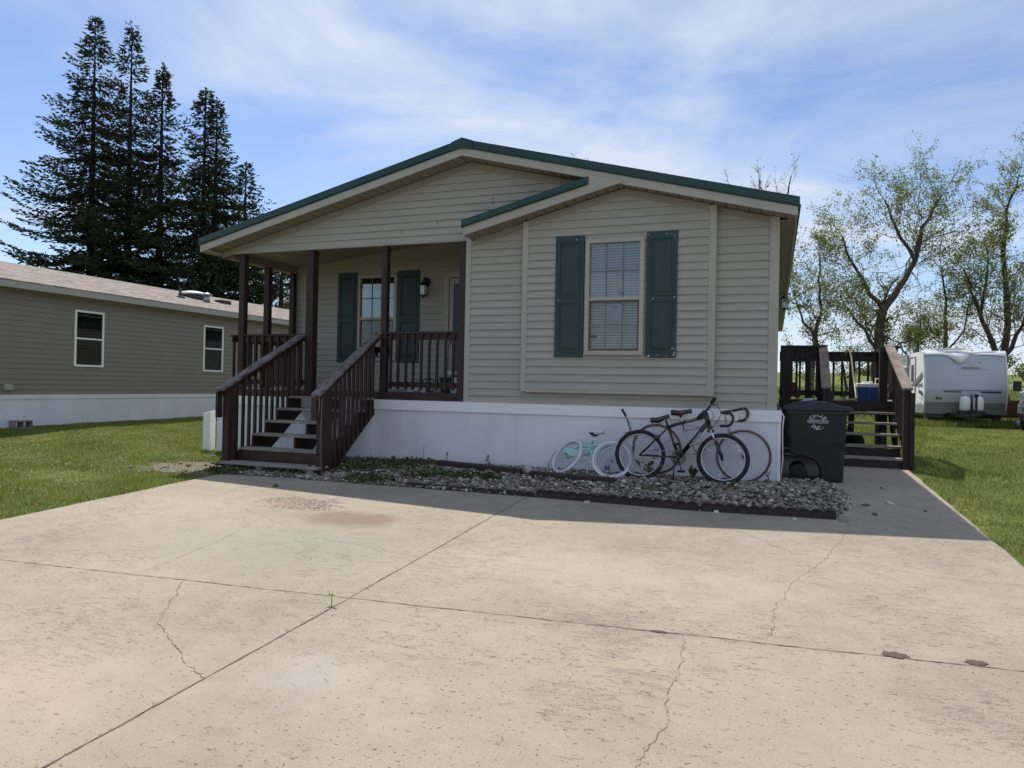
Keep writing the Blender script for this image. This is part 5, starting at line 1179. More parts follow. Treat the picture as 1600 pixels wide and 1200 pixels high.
for (xl, xu, nm) in ((.755, .775, 0), (1.86, 1.78, 1)):
    mb = MB(); mb.beam((xl, 1.92, 1.27), (xu, 3.28, 2.0), .14, .04); mb.build('handrail', m_dktop, dk, bevel=.004)
    mb = MB(); mb.beam((xl, 1.95, 1.19), (xu, 3.25, 1.90), .04, .13); mb.build('subrail', m_dk, dk)
    mb = MB(); mb.box(xl-.05, xl+.05, 1.93, 2.03, .06, 1.24); mb.build('newel', m_dk, dk)
    mb = MB(); mb.box(xl+.03, xl+.06, 1.90, 1.93, .12, 1.22); mb.box(xl+.065, xl+.10, 1.95, 2.05, .08, 1.22); mb.build('end_board', m_dk, dk)
    for i in range(9):
        t = (i+.8)/9.5; x = xl+(xu-xl)*t+.05; y = 1.95+1.25*t; mb = MB(); mb.box(x-.019, x+.019, y-.019, y+.019, max(.1, .05+.62*(y-1.9)), 1.24+.57*(y-1.92)*.95); mb.build('baluster', m_dk, dk)
# things on and around the deck
m_blue = mat('cooler_blue', (.018,.075,.20), .45, var=.1)
cl = thing('cooler', 'blue picnic cooler with a white lid and raised handle on the deck floor', 'cooler', (1.52, 3.75, DZ))
mb = MB(); mb.add([(1.36,3.50,DZ),(1.52,3.42,DZ),(1.79,3.50,DZ),(1.79,3.85,DZ),(1.36,3.85,DZ),(1.345,3.49,DZ+.235),(1.52,3.40,DZ+.235),(1.80,3.49,DZ+.235),(1.80,3.86,DZ+.235),(1.345,3.86,DZ+.235)], [(4,3,2,1,0),(5,6,7,8,9),(0,1,6,5),(1,2,7,6),(2,3,8,7),(3,4,9,8),(4,0,5,9)]); mb.build('body', m_blue, cl, bevel=.01)
mb = MB(); mb.add([(p[0]+(.0 if p[0] < 1.5 else .004), p[1]-.006, z) for z in (DZ+.236, DZ+.30) for p in ((1.335,3.49),(1.52,3.40),(1.805,3.49),(1.805,3.86),(1.335,3.86))], [(4,3,2,1,0),(5,6,7,8,9),(0,1,6,5),(1,2,7,6),(2,3,8,7),(3,4,9,8),(4,0,5,9)]); mb.box(1.43,1.58,3.55,3.75,DZ+.30,DZ+.335); mb.build('lid', m_white, cl, bevel=.008)
mb = MB(); mb.tube([(1.62,3.55,DZ+.29),(1.62,3.55,DZ+.385),(1.78,3.57,DZ+.385),(1.78,3.57,DZ+.27)], .013, 6); mb.build('handle', m_white, cl)
mb = MB(); mb.tube(smooth([(1.27,5.05,1.94),(1.29,4.98,2.01),(1.33,4.9,2.0),(1.36,4.8,1.86),(1.37,4.6,1.6),(1.38,4.3,1.3),(1.34,3.7,1.10),(1.20,3.45,1.09),(1.30,3.38,1.09),(1.12,3.32,1.09)]), .016, 8); mb.build('garden_hose', mat('hose_beige', (.36,.31,.22), .6), None, True, label='beige hose hung over the back rail of the deck and trailing on its floor', cat='hose')
rc_ = thing('red_chair', 'red chair back showing between the balusters at the house end of the deck', 'chair', (.27, 4.1, DZ))
m_redc = mat('red_chair', (.13,.012,.022), .6, var=.15)
mb = MB(); pts = [(.12,1.14),(.12,1.33),(.15,1.375),(.27,1.395),(.38,1.37),(.42,1.30),(.42,1.14)]; mb.prism(pts, 4.16, 4.19); mb.build('backrest', m_redc, rc_, bevel=.01)
mb = MB(); mb.box(.12,.43,3.85,4.17,1.115,1.14); mb.build('seat', m_redc, rc_, bevel=.01)
for (x, y) in ((.14,3.87),(.41,3.87),(.14,4.15),(.41,4.15)): mb = MB(); mb.box(x-.012,x+.012,y-.012,y+.012,DZ,1.115); mb.build('leg', m_black, rc_)
# ride-on toy under the stairs
ty = thing('toy_trike', 'dark child tricycle half seen behind the deck stairs next to the bin', 'tricycle', (1.25, 3.9, .1))
mb = MB(); mb.lathe((1.33,3.75,.36), [(.03,-.03),(.15,-.03),(.165,0),(.15,.03),(.03,.03)], 26, axis='y'); mb.build('front_wheel', m_rubber, ty, True)
mb = MB(); mb.tube([(1.33,3.70,.36),(1.28,3.72,.6),(1.05,3.8,.5),(.98,3.8,.3)], .02, 8); mb.tube([(1.2,3.55,.62),(1.28,3.72,.62),(1.3,3.9,.62)], .015, 6); mb.build('frame', m_black, ty, True)
mb = MB(); mb.lathe((1.0,3.65,.24), [(.02,-.03),(.11,-.03),(.12,0),(.11,.03),(.02,.03)], 20, axis='y'); mb.lathe((1.0,3.95,.24), [(.02,-.03),(.11,-.03),(.12,0),(.11,.03),(.02,.03)], 20, axis='y'); mb.build('rear_wheel', m_rubber, ty, True)
mb = MB(); mb.box(.98,1.22,3.68,3.92,.50,.56); mb.build('seat', m_rubber, ty, bevel=.02)
mb = MB(); mb.tube([(.22,.9,.62),(.26,.9,.56),(.33,.9,.42)], [.022,.02,.016], 8); mb.tube([(.20,.9,.63),(.31,.9,.60),(.31,.9,.66)], .01, 6); mb.build('hand_tool', m_steel, None, True, label='pale metal tool leaning in the dark gap between the house corner and the bin', cat='tool')
mb = MB(); mb.beam((.15,.95,.32), (.42,1.1,.29), .04, .03); mb.beam((.15,.97,.40), (.42,1.1,.385), .03, .02); mb.build('stacked_boards', m_tread, None, label='grey boards low in the dark gap behind the bin', cat='boards')
# ------------------------------------------------------------ things on the porch floor
def item(name, label, cat, build, m_, smooth=True, **k): mb = MB(); build(mb); return mb.build(name, m_, None, smooth, label=label, cat=cat, **k)
Z0 = FZ+.001
item('storage_tub', 'dark blue-grey tub on the porch floor near the storm door', 'tub', lambda mb: mb.lathe((-5.22,1.15,Z0), [(.13,0),(.15,.02),(.165,.24),(.175,.25),(.175,.27),(.15,.27),(.14,.05)], 20), mat('tub', (.05,.07,.09), .5))
item('mixing_bowl', 'white bowl tipped on top of the dark tub', 'bowl', lambda mb: mb.lathe((-5.13,1.12,Z0+.275), [(.04,0),(.09,.03),(.11,.09),(.10,.09),(.08,.035),(.02,.01)], 18), m_white)
item('rubber_duck_toy', 'orange toy standing at the right end of the porch behind the railing', 'toy', lambda mb: (mb.blob((-4.80,.95,Z0+.45), (.09,.09,.10), 12, 8), mb.blob((-4.80,.93,Z0+.28), (.07,.07,.10), 10, 6), mb.box(-4.87,-4.73,.88,1.02,Z0,Z0+.20)), mat('toy_orange', (.45,.16,.05), .6))
item('white_jug', 'white jug on the porch floor beside the right post', 'jug', lambda mb: mb.lathe((-4.83,.55,Z0), [(.07,0),(.08,.02),(.08,.16),(.03,.23),(.03,.26),(.005,.26)], 16), m_white)
item('glass_jar', 'small clear jar on the porch floor below the middle of the front railing', 'jar', lambda mb: mb.lathe((-5.33,.40,Z0), [(.045,0),(.05,.02),(.05,.11),(.04,.13),(.005,.13)], 14), m_wtyre)
item('crumpled_bag', 'crumpled pale plastic bag on the porch floor at the left of the front railing', 'bag', lambda mb: mb.blob((-5.55,.50,Z0+.06), (.12,.08,.07), 12, 7, .25), m_wtyre, False)
item('black_lantern', 'small black candle lantern on the porch floor under the window', 'lantern', lambda mb: (mb.box(-5.86,-5.72,1.42,1.56,Z0,Z0+.02), mb.box(-5.86,-5.72,1.42,1.56,Z0+.22,Z0+.24), *[mb.box(x,x+.012,y,y+.012,Z0+.02,Z0+.22) for x in (-5.86,-5.732) for y in (1.42,1.548)], mb.tube([(-5.85,1.49,Z0+.24),(-5.79,1.49,Z0+.31),(-5.73,1.49,Z0+.24)], .006, 6), mb.cyl((-5.79,1.49,Z0+.02),(-5.79,1.49,Z0+.12), .035, 12)), m_black, False)
item('small_flowerpot', 'small pot on the porch floor left of the top of the steps', 'pot', lambda mb: mb.lathe((-8.2,.75,Z0), [(.07,0),(.095,.16),(.105,.16),(.105,.19),(.09,.19),(.08,.15)], 16), mat('pot', (.22,.2,.18), .7))

# ------------------------------------------------------------ camper
cp = thing('camper', 'white travel trailer with a torn front cap and twin propane tanks', 'camper', (4.72, 17.28, .19), local=True, rot=(0,0,R(3)))
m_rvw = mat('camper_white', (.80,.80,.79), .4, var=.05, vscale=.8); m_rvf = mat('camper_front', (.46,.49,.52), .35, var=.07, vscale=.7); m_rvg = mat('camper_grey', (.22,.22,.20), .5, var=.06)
LEN, WD = 7.6, 2.38
pr = [(0.0,.39),(-.03,.60),(-.07,.77),(-.13,1.0),(-.15,1.2),(-.12,1.45),(-.05,1.8),(.02,2.1),(.08,2.3),(.11,2.41),(.18,2.463),(.40,2.475)]
full = pr+[(LEN,2.45),(LEN,.39)]
mb = MB()
n = len(full)
mb.add([(0,y,z) for y, z in full], [tuple(range(n-1,-1,-1))]); mb.add([(WD,y,z) for y, z in full], [tuple(range(n))])
mb.add([(0,.40,2.475),(WD,.40,2.475),(WD,LEN,2.45),(0,LEN,2.45)], [(0,1,2,3)]); mb.add([(0,LEN,.39),(WD,LEN,.39),(WD,LEN,2.45),(0,LEN,2.45)], [(0,3,2,1)]); mb.add([(0,0,.39),(WD,0,.39),(WD,LEN,.39),(0,LEN,.39)], [(0,3,2,1)])
mb.build('body', m_rvw, cp)
def frontsheet(za, zb, m_, name, off, x0=0.0, x1=WD, bulge=False):
    """curved front skin with a shallow crown across its width"""
    mb = MB(); NXs, NZs = 40, 40; 
    def yv(z):
        for (ya, a), (yb, b) in zip(pr[:-1], pr[1:]):
            if a <= z <= b: return ya+(yb-ya)*(z-a)/(b-a)
        return pr[-1][0]
    for j in range(NZs+1):
        z = za+(zb-za)*j/NZs
        for i in range(NXs+1):
            u = i/NXs; x = x0+(x1-x0)*u; y = yv(z)+off-.05*math.sin(math.pi*u); zz = z
            if bulge:
                g = math.exp(-((u-.42)/.13)**2)*math.exp(-((z-2.30)/.17)**2); y -= .03*g+.01*math.exp(-((z-2.3)/.12)**2)*math.sin(u*17)*math.exp(-((u-.5)/.35)**2)
                zz += .06*math.exp(-((u-.40)/.12)**2)*max(0, (z-2.2)/.25)+.02*math.sin(u*9)*max(0,(z-2.3)/.15)
            mb.v.append((x, y, zz))
    for j in range(NZs):
        for i in range(NXs): a = j*(NXs+1)+i; mb.f.append((a, a+1, a+NXs+2, a+NXs+1))
    return mb.build(name, m_, cp, True)
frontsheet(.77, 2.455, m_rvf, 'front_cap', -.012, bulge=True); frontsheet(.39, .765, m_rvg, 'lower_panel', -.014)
mb = MB(); NU, NV = 48, 8
for j in range(NV+1):
    for i in range(NU+1):
        u = i/NU; w_ = j/NV; g_ = math.exp(-((u-.43)/.10)**2); g2 = math.exp(-((u-.36)/.12)**2)
        zt_ = 2.478+.05*g2+.012*math.sin(u*15); zb_ = 2.335-.24*g_+.02*math.sin(u*11)
        z_ = zt_+(zb_-zt_)*w_; y_ = .16-.14*math.sin(w_*1.5)-.20*g_*math.sin(w_*2.2)-.04*math.sin(u*9)*w_*(1-abs(2*u-1)); mb.v.append((.02+(WD-.04)*u, y_, z_))
for j in range(NV):
    for i in range(NU): a = j*(NU+1)+i; mb.f.append((a, a+1, a+NU+2, a+NU+1))
mb.build('peeling_cap', m_rvw, cp, True)
mb = MB(); mb.box(.012,.0,0,0,0,0) if False else None
mb.add([(-.006,y,z) for y, z in ((.0,.40),(LEN-.02,.40),(LEN-.02,.68),(-.05,.68))], [(3,2,1,0)]); mb.build('side_lower_panel', m_rvg, cp)
mb = MB(); mb.tube([(.0,y-.01,z) for y, z in pr], .022, 6); mb.build('corner_moulding', m_rvw, cp, True); mb = MB(); mb.tube([(WD,y-.01,z) for y, z in pr], .022, 6); mb.build('corner_moulding', m_rvw, cp, True)
m_stripe = mat('stripe_dark', (.04,.045,.06), .5)
def fy(z):
    for (ya, a), (yb, b) in zip(pr[:-1], pr[1:]):
        if a <= z <= b: return ya+(yb-ya)*(z-a)/(b-a)
def stripe(x0, x1, z0, z1, sk=0, name='stripe', m_=m_stripe):
    mb = MB(); n = 12
    for i in range(n+1):
        x = x0+(x1-x0)*i/n; c = -.05*math.sin(math.pi*x/WD); mb.v += [(x, fy(z0)-.020+c, z0), (x+sk, fy(z1)-.020+c, z1)]
    for i in range(n): a = 2*i; mb.f.append((a, a+2, a+3, a+1))
    return mb.build(name, m_, cp)
stripe(.48, 2.22, 1.165, 1.18, .02); stripe(.55, 1.05, 1.10, 1.135); stripe(1.62, 2.20, 1.09, 1.145); stripe(1.0, 1.9, 1.86, 1.868, 0, 'stripe', m_rvg)
txt('WILDERNESS', 'front_lettering', .09, m_rvg, cp, (1.35, fy(1.9)-.075, 1.91), (1,0,0), (0,-.1,1), .003); txt('30', 'front_lettering', .07, m_rvg, cp, (1.62, fy(2.1)-.068, 2.10), (1,0,0), (0,0,1), .003)
txt('Fleet', 'front_emblem', .09, m_stripe, cp, (.42, fy(.9)-.05, .90), (1,0,0), (0,0,1), .003, bold=.006)
for x_ in (.12, WD-.12): mb = MB(); mb.box(x_-.05, x_+.05, .10, .17, 2.30, 2.345); mb.build('marker_light', mat('amber_red', (.35,.06,.03), .4), cp)
# door and side details on the left flank
mb = MB(); mb.box(-.02, 0, 1.15, 1.85, .62, 2.30); d_ = mb.build('door', m_rvw, cp, bevel=.008)
mb = MB(); mb.box(-.026,-.02,1.30,1.68,1.45,2.05); mb.build('pane', m_black, d_)
mb = MB()
for (a, b, c, e) in ((1.12,1.15,.60,2.33),(1.85,1.88,.60,2.33),(1.15,1.85,2.30,2.33),(1.15,1.85,.60,.62)): mb.box(-.03,0,a,b,c,e)
mb.build('door_frame', m_steel, cp)
mb = MB(); mb.box(-.012,0,2.3,3.4,1.45,2.0); mb.box(-.012,0,4.6,5.6,1.5,2.0); mb.build('window', m_black, cp, bevel=.003)
mb = MB(); n = 12
for i in range(n+1):
    t = i/n; y = .15+3.0*t; z = 1.75-.75*t**.8; h = .05+.10*(1-t); mb.v += [(-.024,y,z-h),(-.024,y,z+h*.4)]
for i in range(n): a = 2*i; mb.f.append((a, a+1, a+3, a+2))
mb.build('swoosh', mat('swoosh_grey', (.16,.16,.17), .5), cp)
txt('WILDERNESS', 'side_lettering', .165, mat('letter_green_grey', (.20,.24,.22), .5), cp, (-.012,.56,1.32), (0,-1,0), (0,0,1), .003); txt('Yukon', 'side_lettering', .20, m_stripe, cp, (-.012,.42,1.10), (0,-1,0), (0,0,1), .003)
mb = MB(); mb.box(-.10,-.03,1.95,2.0,.75,2.38); mb.box(-.12,-.04,1.95,5.5,2.36,2.44); mb.box(-.10,-.03,5.3,5.35,.75,2.38); mb.build('awning_arm', m_steel, cp)
mb = MB(); mb.box(-.014,0,.30,.75,.72,.98); mb.build('hatch', m_rvw, cp, bevel=.004); mb = MB(); mb.box(-.05,0,.10,.18,.98,1.06); mb.build('porch_light', m_stripe, cp)
mb = MB(); mb.box(.85,1.75,2.2,3.1,2.46,2.70); mb.build('air_conditioner', mat('ac_grey', (.35,.37,.42), .5), cp, bevel=.05, seg=3)
mb = MB(); mb.box(.3,.65,1.2,1.55,2.46,2.56); mb.build('roof_vent', m_rvw, cp, bevel=.02)
# tongue, tanks, wheels
mb = MB(); mb.beam((.65,0,.36), (1.26,-1.15,.36), .06, .12); mb.beam((1.87,0,.36), (1.26,-1.15,.36), .06, .12); mb.box(1.20,1.32,-1.35,-1.1,.38,.46); mb.box(.1,WD-.1,.05,.15,.25,.38); mb.build('tongue', m_black, cp)
mb = MB(); mb.cyl((1.26,-1.0,.0), (1.26,-1.0,.95), .035, 10); mb.cyl((1.26,-1.0,.95), (1.26,-1.0,1.05), .06, 10); mb.box(1.16,1.36,-1.1,-.9,.0,.03); mb.build('jack', m_black, cp)
for x_ in (1.08, 1.46): mb = MB(); mb.lathe((x_,-.50,.50), [(.10,0),(.145,.04),(.15,.10),(.15,.36),(.12,.44),(.05,.48)], 20); o = mb.build('propane_tank', m_rvw, cp, True); mb = MB(); mb.tube([(x_-.09,-.5,.96),(x_-.09,-.5,1.06),(x_+.09,-.5,1.06),(x_+.09,-.5,.96)], .015, 6); mb.cyl((x_,-.5,.96), (x_,-.5,1.05), .03, 8); mb.build('valve', m_alu, o)
mb = MB(); mb.box(.92,1.62,-.66,-.34,.42,.50); mb.box(1.255,1.285,-.52,-.48,.5,1.05); mb.build('tank_tray', m_black, cp)
mb = MB(); mb.box(.62,1.95,-.035,.03,.40,.66); mb.build('front_recess', m_black, cp)
for y_ in (4.3, 5.15):
    for x_ in (.02, WD-.24): mb = MB(); mb.lathe((x_, y_, .33), [(.08,0),(.31,.0),(.33,.04),(.33,.18),(.31,.22),(.08,.22)], 24, axis='x'); mb.build('wheel', m_rubber, cp, True)
mb = MB(); mb.box(-.02,.0,.3,.5,0,.0) if False else None
for x_ in (.15, WD-.15): mb = MB(); mb.box(x_-.05, x_+.05, .3, .4, .0, .39); mb.build('stabiliser', m_steel, cp)
mb = MB(); mb.beam((-.15,1.2,.12), (-.55,1.2,.12), .5, .03); mb.beam((-.02,1.2,.36),(-.3,1.2,.34), .5, .03); mb.tube([(-.02,1.0,.36),(-.5,1.0,.05)], .015, 5); mb.tube([(-.02,1.45,.36),(-.5,1.45,.05)], .015, 5); mb.build('folding_step', m_black, cp)
mb = MB(); mb.cyl((7.2,16.6,gz(7,17)+.12), (8.6,16.6,gz(7,17)+.12), .13, 14); mb.build('white_pipe', m_rvf, None, True, label='pale round pipe lying in the grass between the camper and the pickup', cat='pipe')
mb = MB(); z = gz(8,18.5); mb.box(7.35,9.2,19.0,19.05,z+.25,z+.85); mb.box(7.35,9.2,19.05,20.5,z+.25,z+.30); mb.box(7.33,7.37,19.0,20.5,z+.25,z+.80); tl_ = mb.build('utility_trailer', mat('rust_red', (.10,.035,.025), .8, var=.3, vscale=4), None, label='low rusty red trailer box behind the right side of the camper', cat='trailer')
mb = MB(); mb.lathe((7.5,20.1,z+.22), [(.05,-.08),(.22,-.08),(.24,0),(.22,.08),(.05,.08)], 18, axis='x'); mb.lathe((9.0,20.1,z+.22), [(.05,-.08),(.22,-.08),(.24,0),(.22,.08),(.05,.08)], 18, axis='x'); mb.build('wheel', m_rubber, tl_, True)

# ------------------------------------------------------------ pickup
tk = thing('pickup_truck', 'silver pickup truck nosing in at the right edge of the lawn', 'truck', (6.74, 14.80, gz(7,14.75)), local=True, rot=(0,0,R(-20)))
m_tk = mat('truck_paint', (.30,.31,.31), .3, metal=.5, coat=.5); m_tkdk = mat('truck_plastic', (.02,.02,.022), .5)
def sect(mb, secs):
    n = len(secs[0]); o = len(mb.v); mb.v += [p for s in secs for p in s]
    for i in range(len(secs)-1):
        for k in range(n): mb.f.append((o+i*n+k, o+i*n+(k+1) % n, o+(i+1)*n+(k+1) % n, o+(i+1)*n+k))
    mb.f.append(tuple(o+k for k in range(n-1,-1,-1))); mb.f.append(tuple(o+(len(secs)-1)*n+k for k in range(n)))
def prof_(y, x0, x1, z0, z1, c=.12): return [(x0,y,z0),(x1,y,z0),(x1,y,z1-c),(x1-c,y,z1),(x0+c,y,z1),(x0,y,z1-c)]
mb = MB(); sect(mb, [prof_(.08,.03,1.97,.52,1.12), prof_(.25,.0,2.0,.48,1.22), prof_(1.5,.0,2.0,.45,1.30,.15), prof_(5.6,.02,1.98,.45,1.28,.08)]); mb.build('body', m_tk, tk, True)
mb = MB(); sect(mb, [prof_(1.55,.05,1.95,1.28,1.31,.02), prof_(2.15,.2,1.8,1.28,1.92,.12), prof_(3.6,.2,1.8,1.28,1.94,.12), prof_(3.85,.12,1.88,1.28,1.5,.05)]); mb.build('cab', m_tk, tk, True)
mb = MB(); mb.add([(.16,1.60,1.34),(1.84,1.60,1.34),(1.70,2.09,1.84),(.30,2.09,1.84)], [(0,1,2,3)]); mb.build('windscreen', m_black, tk)
mb = MB(); mb.add([(.10,1.95,1.36),(.10,3.5,1.36),(.185,3.4,1.84),(.185,2.25,1.84)], [(0,3,2,1)]); mb.build('side_window', m_black, tk)
mb = MB(); mb.box(-.02,2.02,-.06,.12,.50,.78); mb.build('bumper', m_tk, tk, bevel=.04, seg=3); mb = MB(); mb.box(.02,1.98,-.05,.1,.30,.50); mb.build('air_dam', m_tkdk, tk, bevel=.02)
mb = MB(); mb.box(.10,.38,-.075,-.05,.58,.70); mb.build('fog_lamp_surround', m_tkdk, tk, bevel=.01); mb = MB(); mb.box(.13,.35,-.08,-.075,.60,.68); mb.build('fog_lamp', m_steel, tk)
for x_ in (.02, 1.60): mb = MB(); mb.box(x_, x_+.38, -.0, .12, .84, 1.16); o = mb.build('headlight', m_chrome, tk, bevel=.04, seg=3); mb = MB(); mb.blob((x_+.16,-.0,1.0), (.09,.03,.10), 12, 8); mb.build('lens', m_rvf, o, True)
mb = MB(); mb.box(.42,1.58,-.01,.10,.80,1.14); g_ = mb.build('grille', m_tkdk, tk, bevel=.02); mb = MB()
for z in (.84,.92,1.0,1.08): mb.box(.42,1.58,-.03,-.01,z,z+.03)
mb.box(.0,2.0,-.03,.02,.80,.825); mb.build('grille_bar', m_chrome, g_)
for x_ in (-.30, 2.08): mb = MB(); mb.box(x_, x_+.22, 1.75, 1.88, 1.18, 1.50); mb.box(x_+(.22 if x_ < 0 else -.1), x_+(.35 if x_ < 0 else 0), 1.79, 1.83, 1.30, 1.34); o = mb.build('mirror', m_tkdk, tk, bevel=.03, seg=2)
for x_ in (-.01, 1.74):
    for y_ in (.95, 4.5): mb = MB(); mb.lathe((x_, y_, .40), [(.1,.02),(.36,0),(.40,.04),(.40,.22),(.36,.27),(.1,.25)], 28, axis='x'); o = mb.build('wheel', m_rubber, tk, True); mb = MB(); mb.lathe((x_-.005, y_, .40), [(.03,0),(.22,.0),(.24,.03)], 20, axis='x'); mb.build('rim', m_alu, o, True)
# ------------------------------------------------------------ trees
m_bark = mat('bark', (.045,.035,.028), .95, c2=(.09,.075,.062), vscale=6, bump=.8, bscale=20)
m_sbark = mat('spruce_bark', (.030,.022,.018), .95, var=.3, vscale=5, bump=.6)
m_needle = ramp_mat('spruce_needles', [(0,(.018,.028,.015)),(.5,(.042,.060,.032)),(1,(.10,.12,.062))], rough=.85, trans=.22, spec=.15)
m_leaf = ramp_mat('spring_leaf', [(0,(.11,.15,.03)),(.5,(.19,.235,.055)),(1,(.30,.33,.11))], rough=.6, trans=.55)
def spruce(x, y, top, label, rfun, base_z=2.0, seed=0, gap=.33, dens=1.0, lean=0.0, twin=None):
    rr = np.random.default_rng(seed); z0 = .1
    t_ = thing('spruce_tree', label, 'tree', (x, y, z0), group='tall spruces behind the neighbouring house')
    mb = MB(); H_ = top-z0; mb.tube([(x+lean*t*H_*.02*math.sin(t*5), y, z0+H_*t) for t in np.linspace(0, .99, 12)], [max(.02, .30*(1-t)**.9) for t in np.linspace(0, .99, 12)], 8); mb.build('trunk', m_sbark, t_, True)
    P = []; A = []; S = []; br = MB(); z = top-.25; ph = 0
    while z > base_z:
        d = top-z; Rr = rfun(d)*min(1, .45+d/4); nb_ = int(5+min(3.5, d*.6)); ph += rr.uniform(.5, 1.5)
        for k in range(nb_):
            if rr.random() < .10: continue
            a = ph+2*np.pi*k/nb_+rr.uniform(-.35,.35); L = Rr*(rr.uniform(.62,1.10) if rr.random() < .72 else rr.uniform(.35,.75)); up = rr.uniform(.15,.45) if d < 3 else rr.uniform(-.28,.12); n = max(3, int(L/.16)); zz = z+rr.uniform(-.34,.34)
            cur = rr.uniform(.05,.22); pts = []
            for i in range(n+1):
                t = i/n; r_ = L*t; pts.append((x+r_*math.cos(a+.1*t), y+r_*math.sin(a+.1*t), zz+L*(up*t-.42*t+.40*t*t*(1+cur))))
            if L > .8: br.tube(pts[:max(3,int(n*.8))][::max(1, n//4)], [(.018+.006*L)*(1-.2*i_) for i_ in range(len(pts[:max(3,int(n*.8))][::max(1, n//4)]))], 3, cap=False)
            pa = np.array(pts)
            for i in range(1 if L < 1.2 else 2, n+1):
                t = i/n; wdt = (.40+.42*min(1, L/3))*(1-t*.55)*(1 if t > .25 else .5); m_ = int((7.2+L*1.7*(1-t*.5))*dens)
                for j in range(m_):
                    sgn = 1 if j % 2 else -1; off = rr.random()*wdt; px_ = -math.sin(a)*off*sgn; py_ = math.cos(a)*off*sgn
                    P.append((pa[i,0]+px_+rr.uniform(-.06,.06), pa[i,1]+py_+rr.uniform(-.06,.06), pa[i,2]-off*.22+rr.uniform(-.06,.05)))
                    A.append((math.cos(a)*.8-math.sin(a)*sgn*.75+rr.uniform(-.2,.2), math.sin(a)*.8+math.cos(a)*sgn*.75+rr.uniform(-.2,.2), rr.uniform(-.55,.25) if t < .8 else rr.uniform(-.1,.6))); S.append(rr.uniform(.13,.30))
        z -= gap*rr.uniform(.7,1.25)*(1 if d > 2 else .7)
    for i in range(26): P.append((x+rr.normal()*.03, y+rr.normal()*.03, top-rr.random()*.9)); A.append((rr.normal()*.3, rr.normal()*.3, .9)); S.append(.16)
    P = np.array(P); A = np.array(A); A /= np.linalg.norm(A, axis=1)[:,None]; S = np.array(S); n = len(P)
    b = rr.normal(size=(n,3)); b -= A*(A*b).sum(1)[:,None]; b /= np.linalg.norm(b, axis=1)[:,None]; w_ = .028*rr.uniform(.7,1.5,n)
    V = np.zeros((n*4,3)); V[0::4] = P-b*w_[:,None]*.5; V[1::4] = P+b*w_[:,None]*.5; V[2::4] = P+A*S[:,None]*.6+b*w_[:,None]; V[3::4] = P+A*S[:,None]
    V[2::4] = P+A*S[:,None]*.55+b*w_[:,None]*1.3; V[1::4] = P; V[0::4] = P+A*S[:,None]*.45-b*w_[:,None]*1.3
    F = np.stack([np.arange(n)*4+1, np.arange(n)*4+2, np.arange(n)*4+3, np.arange(n)*4], 1)
    br.build('branches', m_sbark, t_)
    o = mkobj('crown', V, F, m_needle, t_); attr(o, 'tone', np.repeat(np.clip(rr.normal(.45,.22,n), 0, 1), 4))
spruce(-34.1, 17.9, 20.3, 'tallest and leftmost of the dark spruces, broad and shaggy', lambda d: .50*d**.87+.1, seed=1, dens=1.05)
spruce(-32.3, 18.6, 19.9, 'second spruce from the left, slender with an exposed trunk', lambda d: .40*d**.80+.1, seed=2, dens=.9, gap=.38)
spruce(-30.75, 19.2, 18.0, 'third spruce from the left with a thin bare spire tip', lambda d: .05 if d < .7 else .36*(d-.5)**.85+.1, seed=3, dens=.95)
spruce(-28.6, 20.0, 16.7, 'spruce with a double tip, right of the middle of the row', lambda d: .50*d**.88+.1, seed=4, dens=.95)
spruce(-28.1, 20.3, 16.2, 'slim spruce leader crowding the double-tipped spruce', lambda d: .36*d**.8+.1, seed=5, dens=.9, base_z=6)
spruce(-26.9, 21.2, 13.0, 'shorter spruce at the right end of the row, above the porch roof edge', lambda d: .52*d**.85+.1, seed=6, dens=.9)
spruce(-24.9, 21.8, 8.6, 'lowest spruce seen between the porch posts', lambda d: 1.5*(d/3)**.6+.1, seed=8, dens=.8)

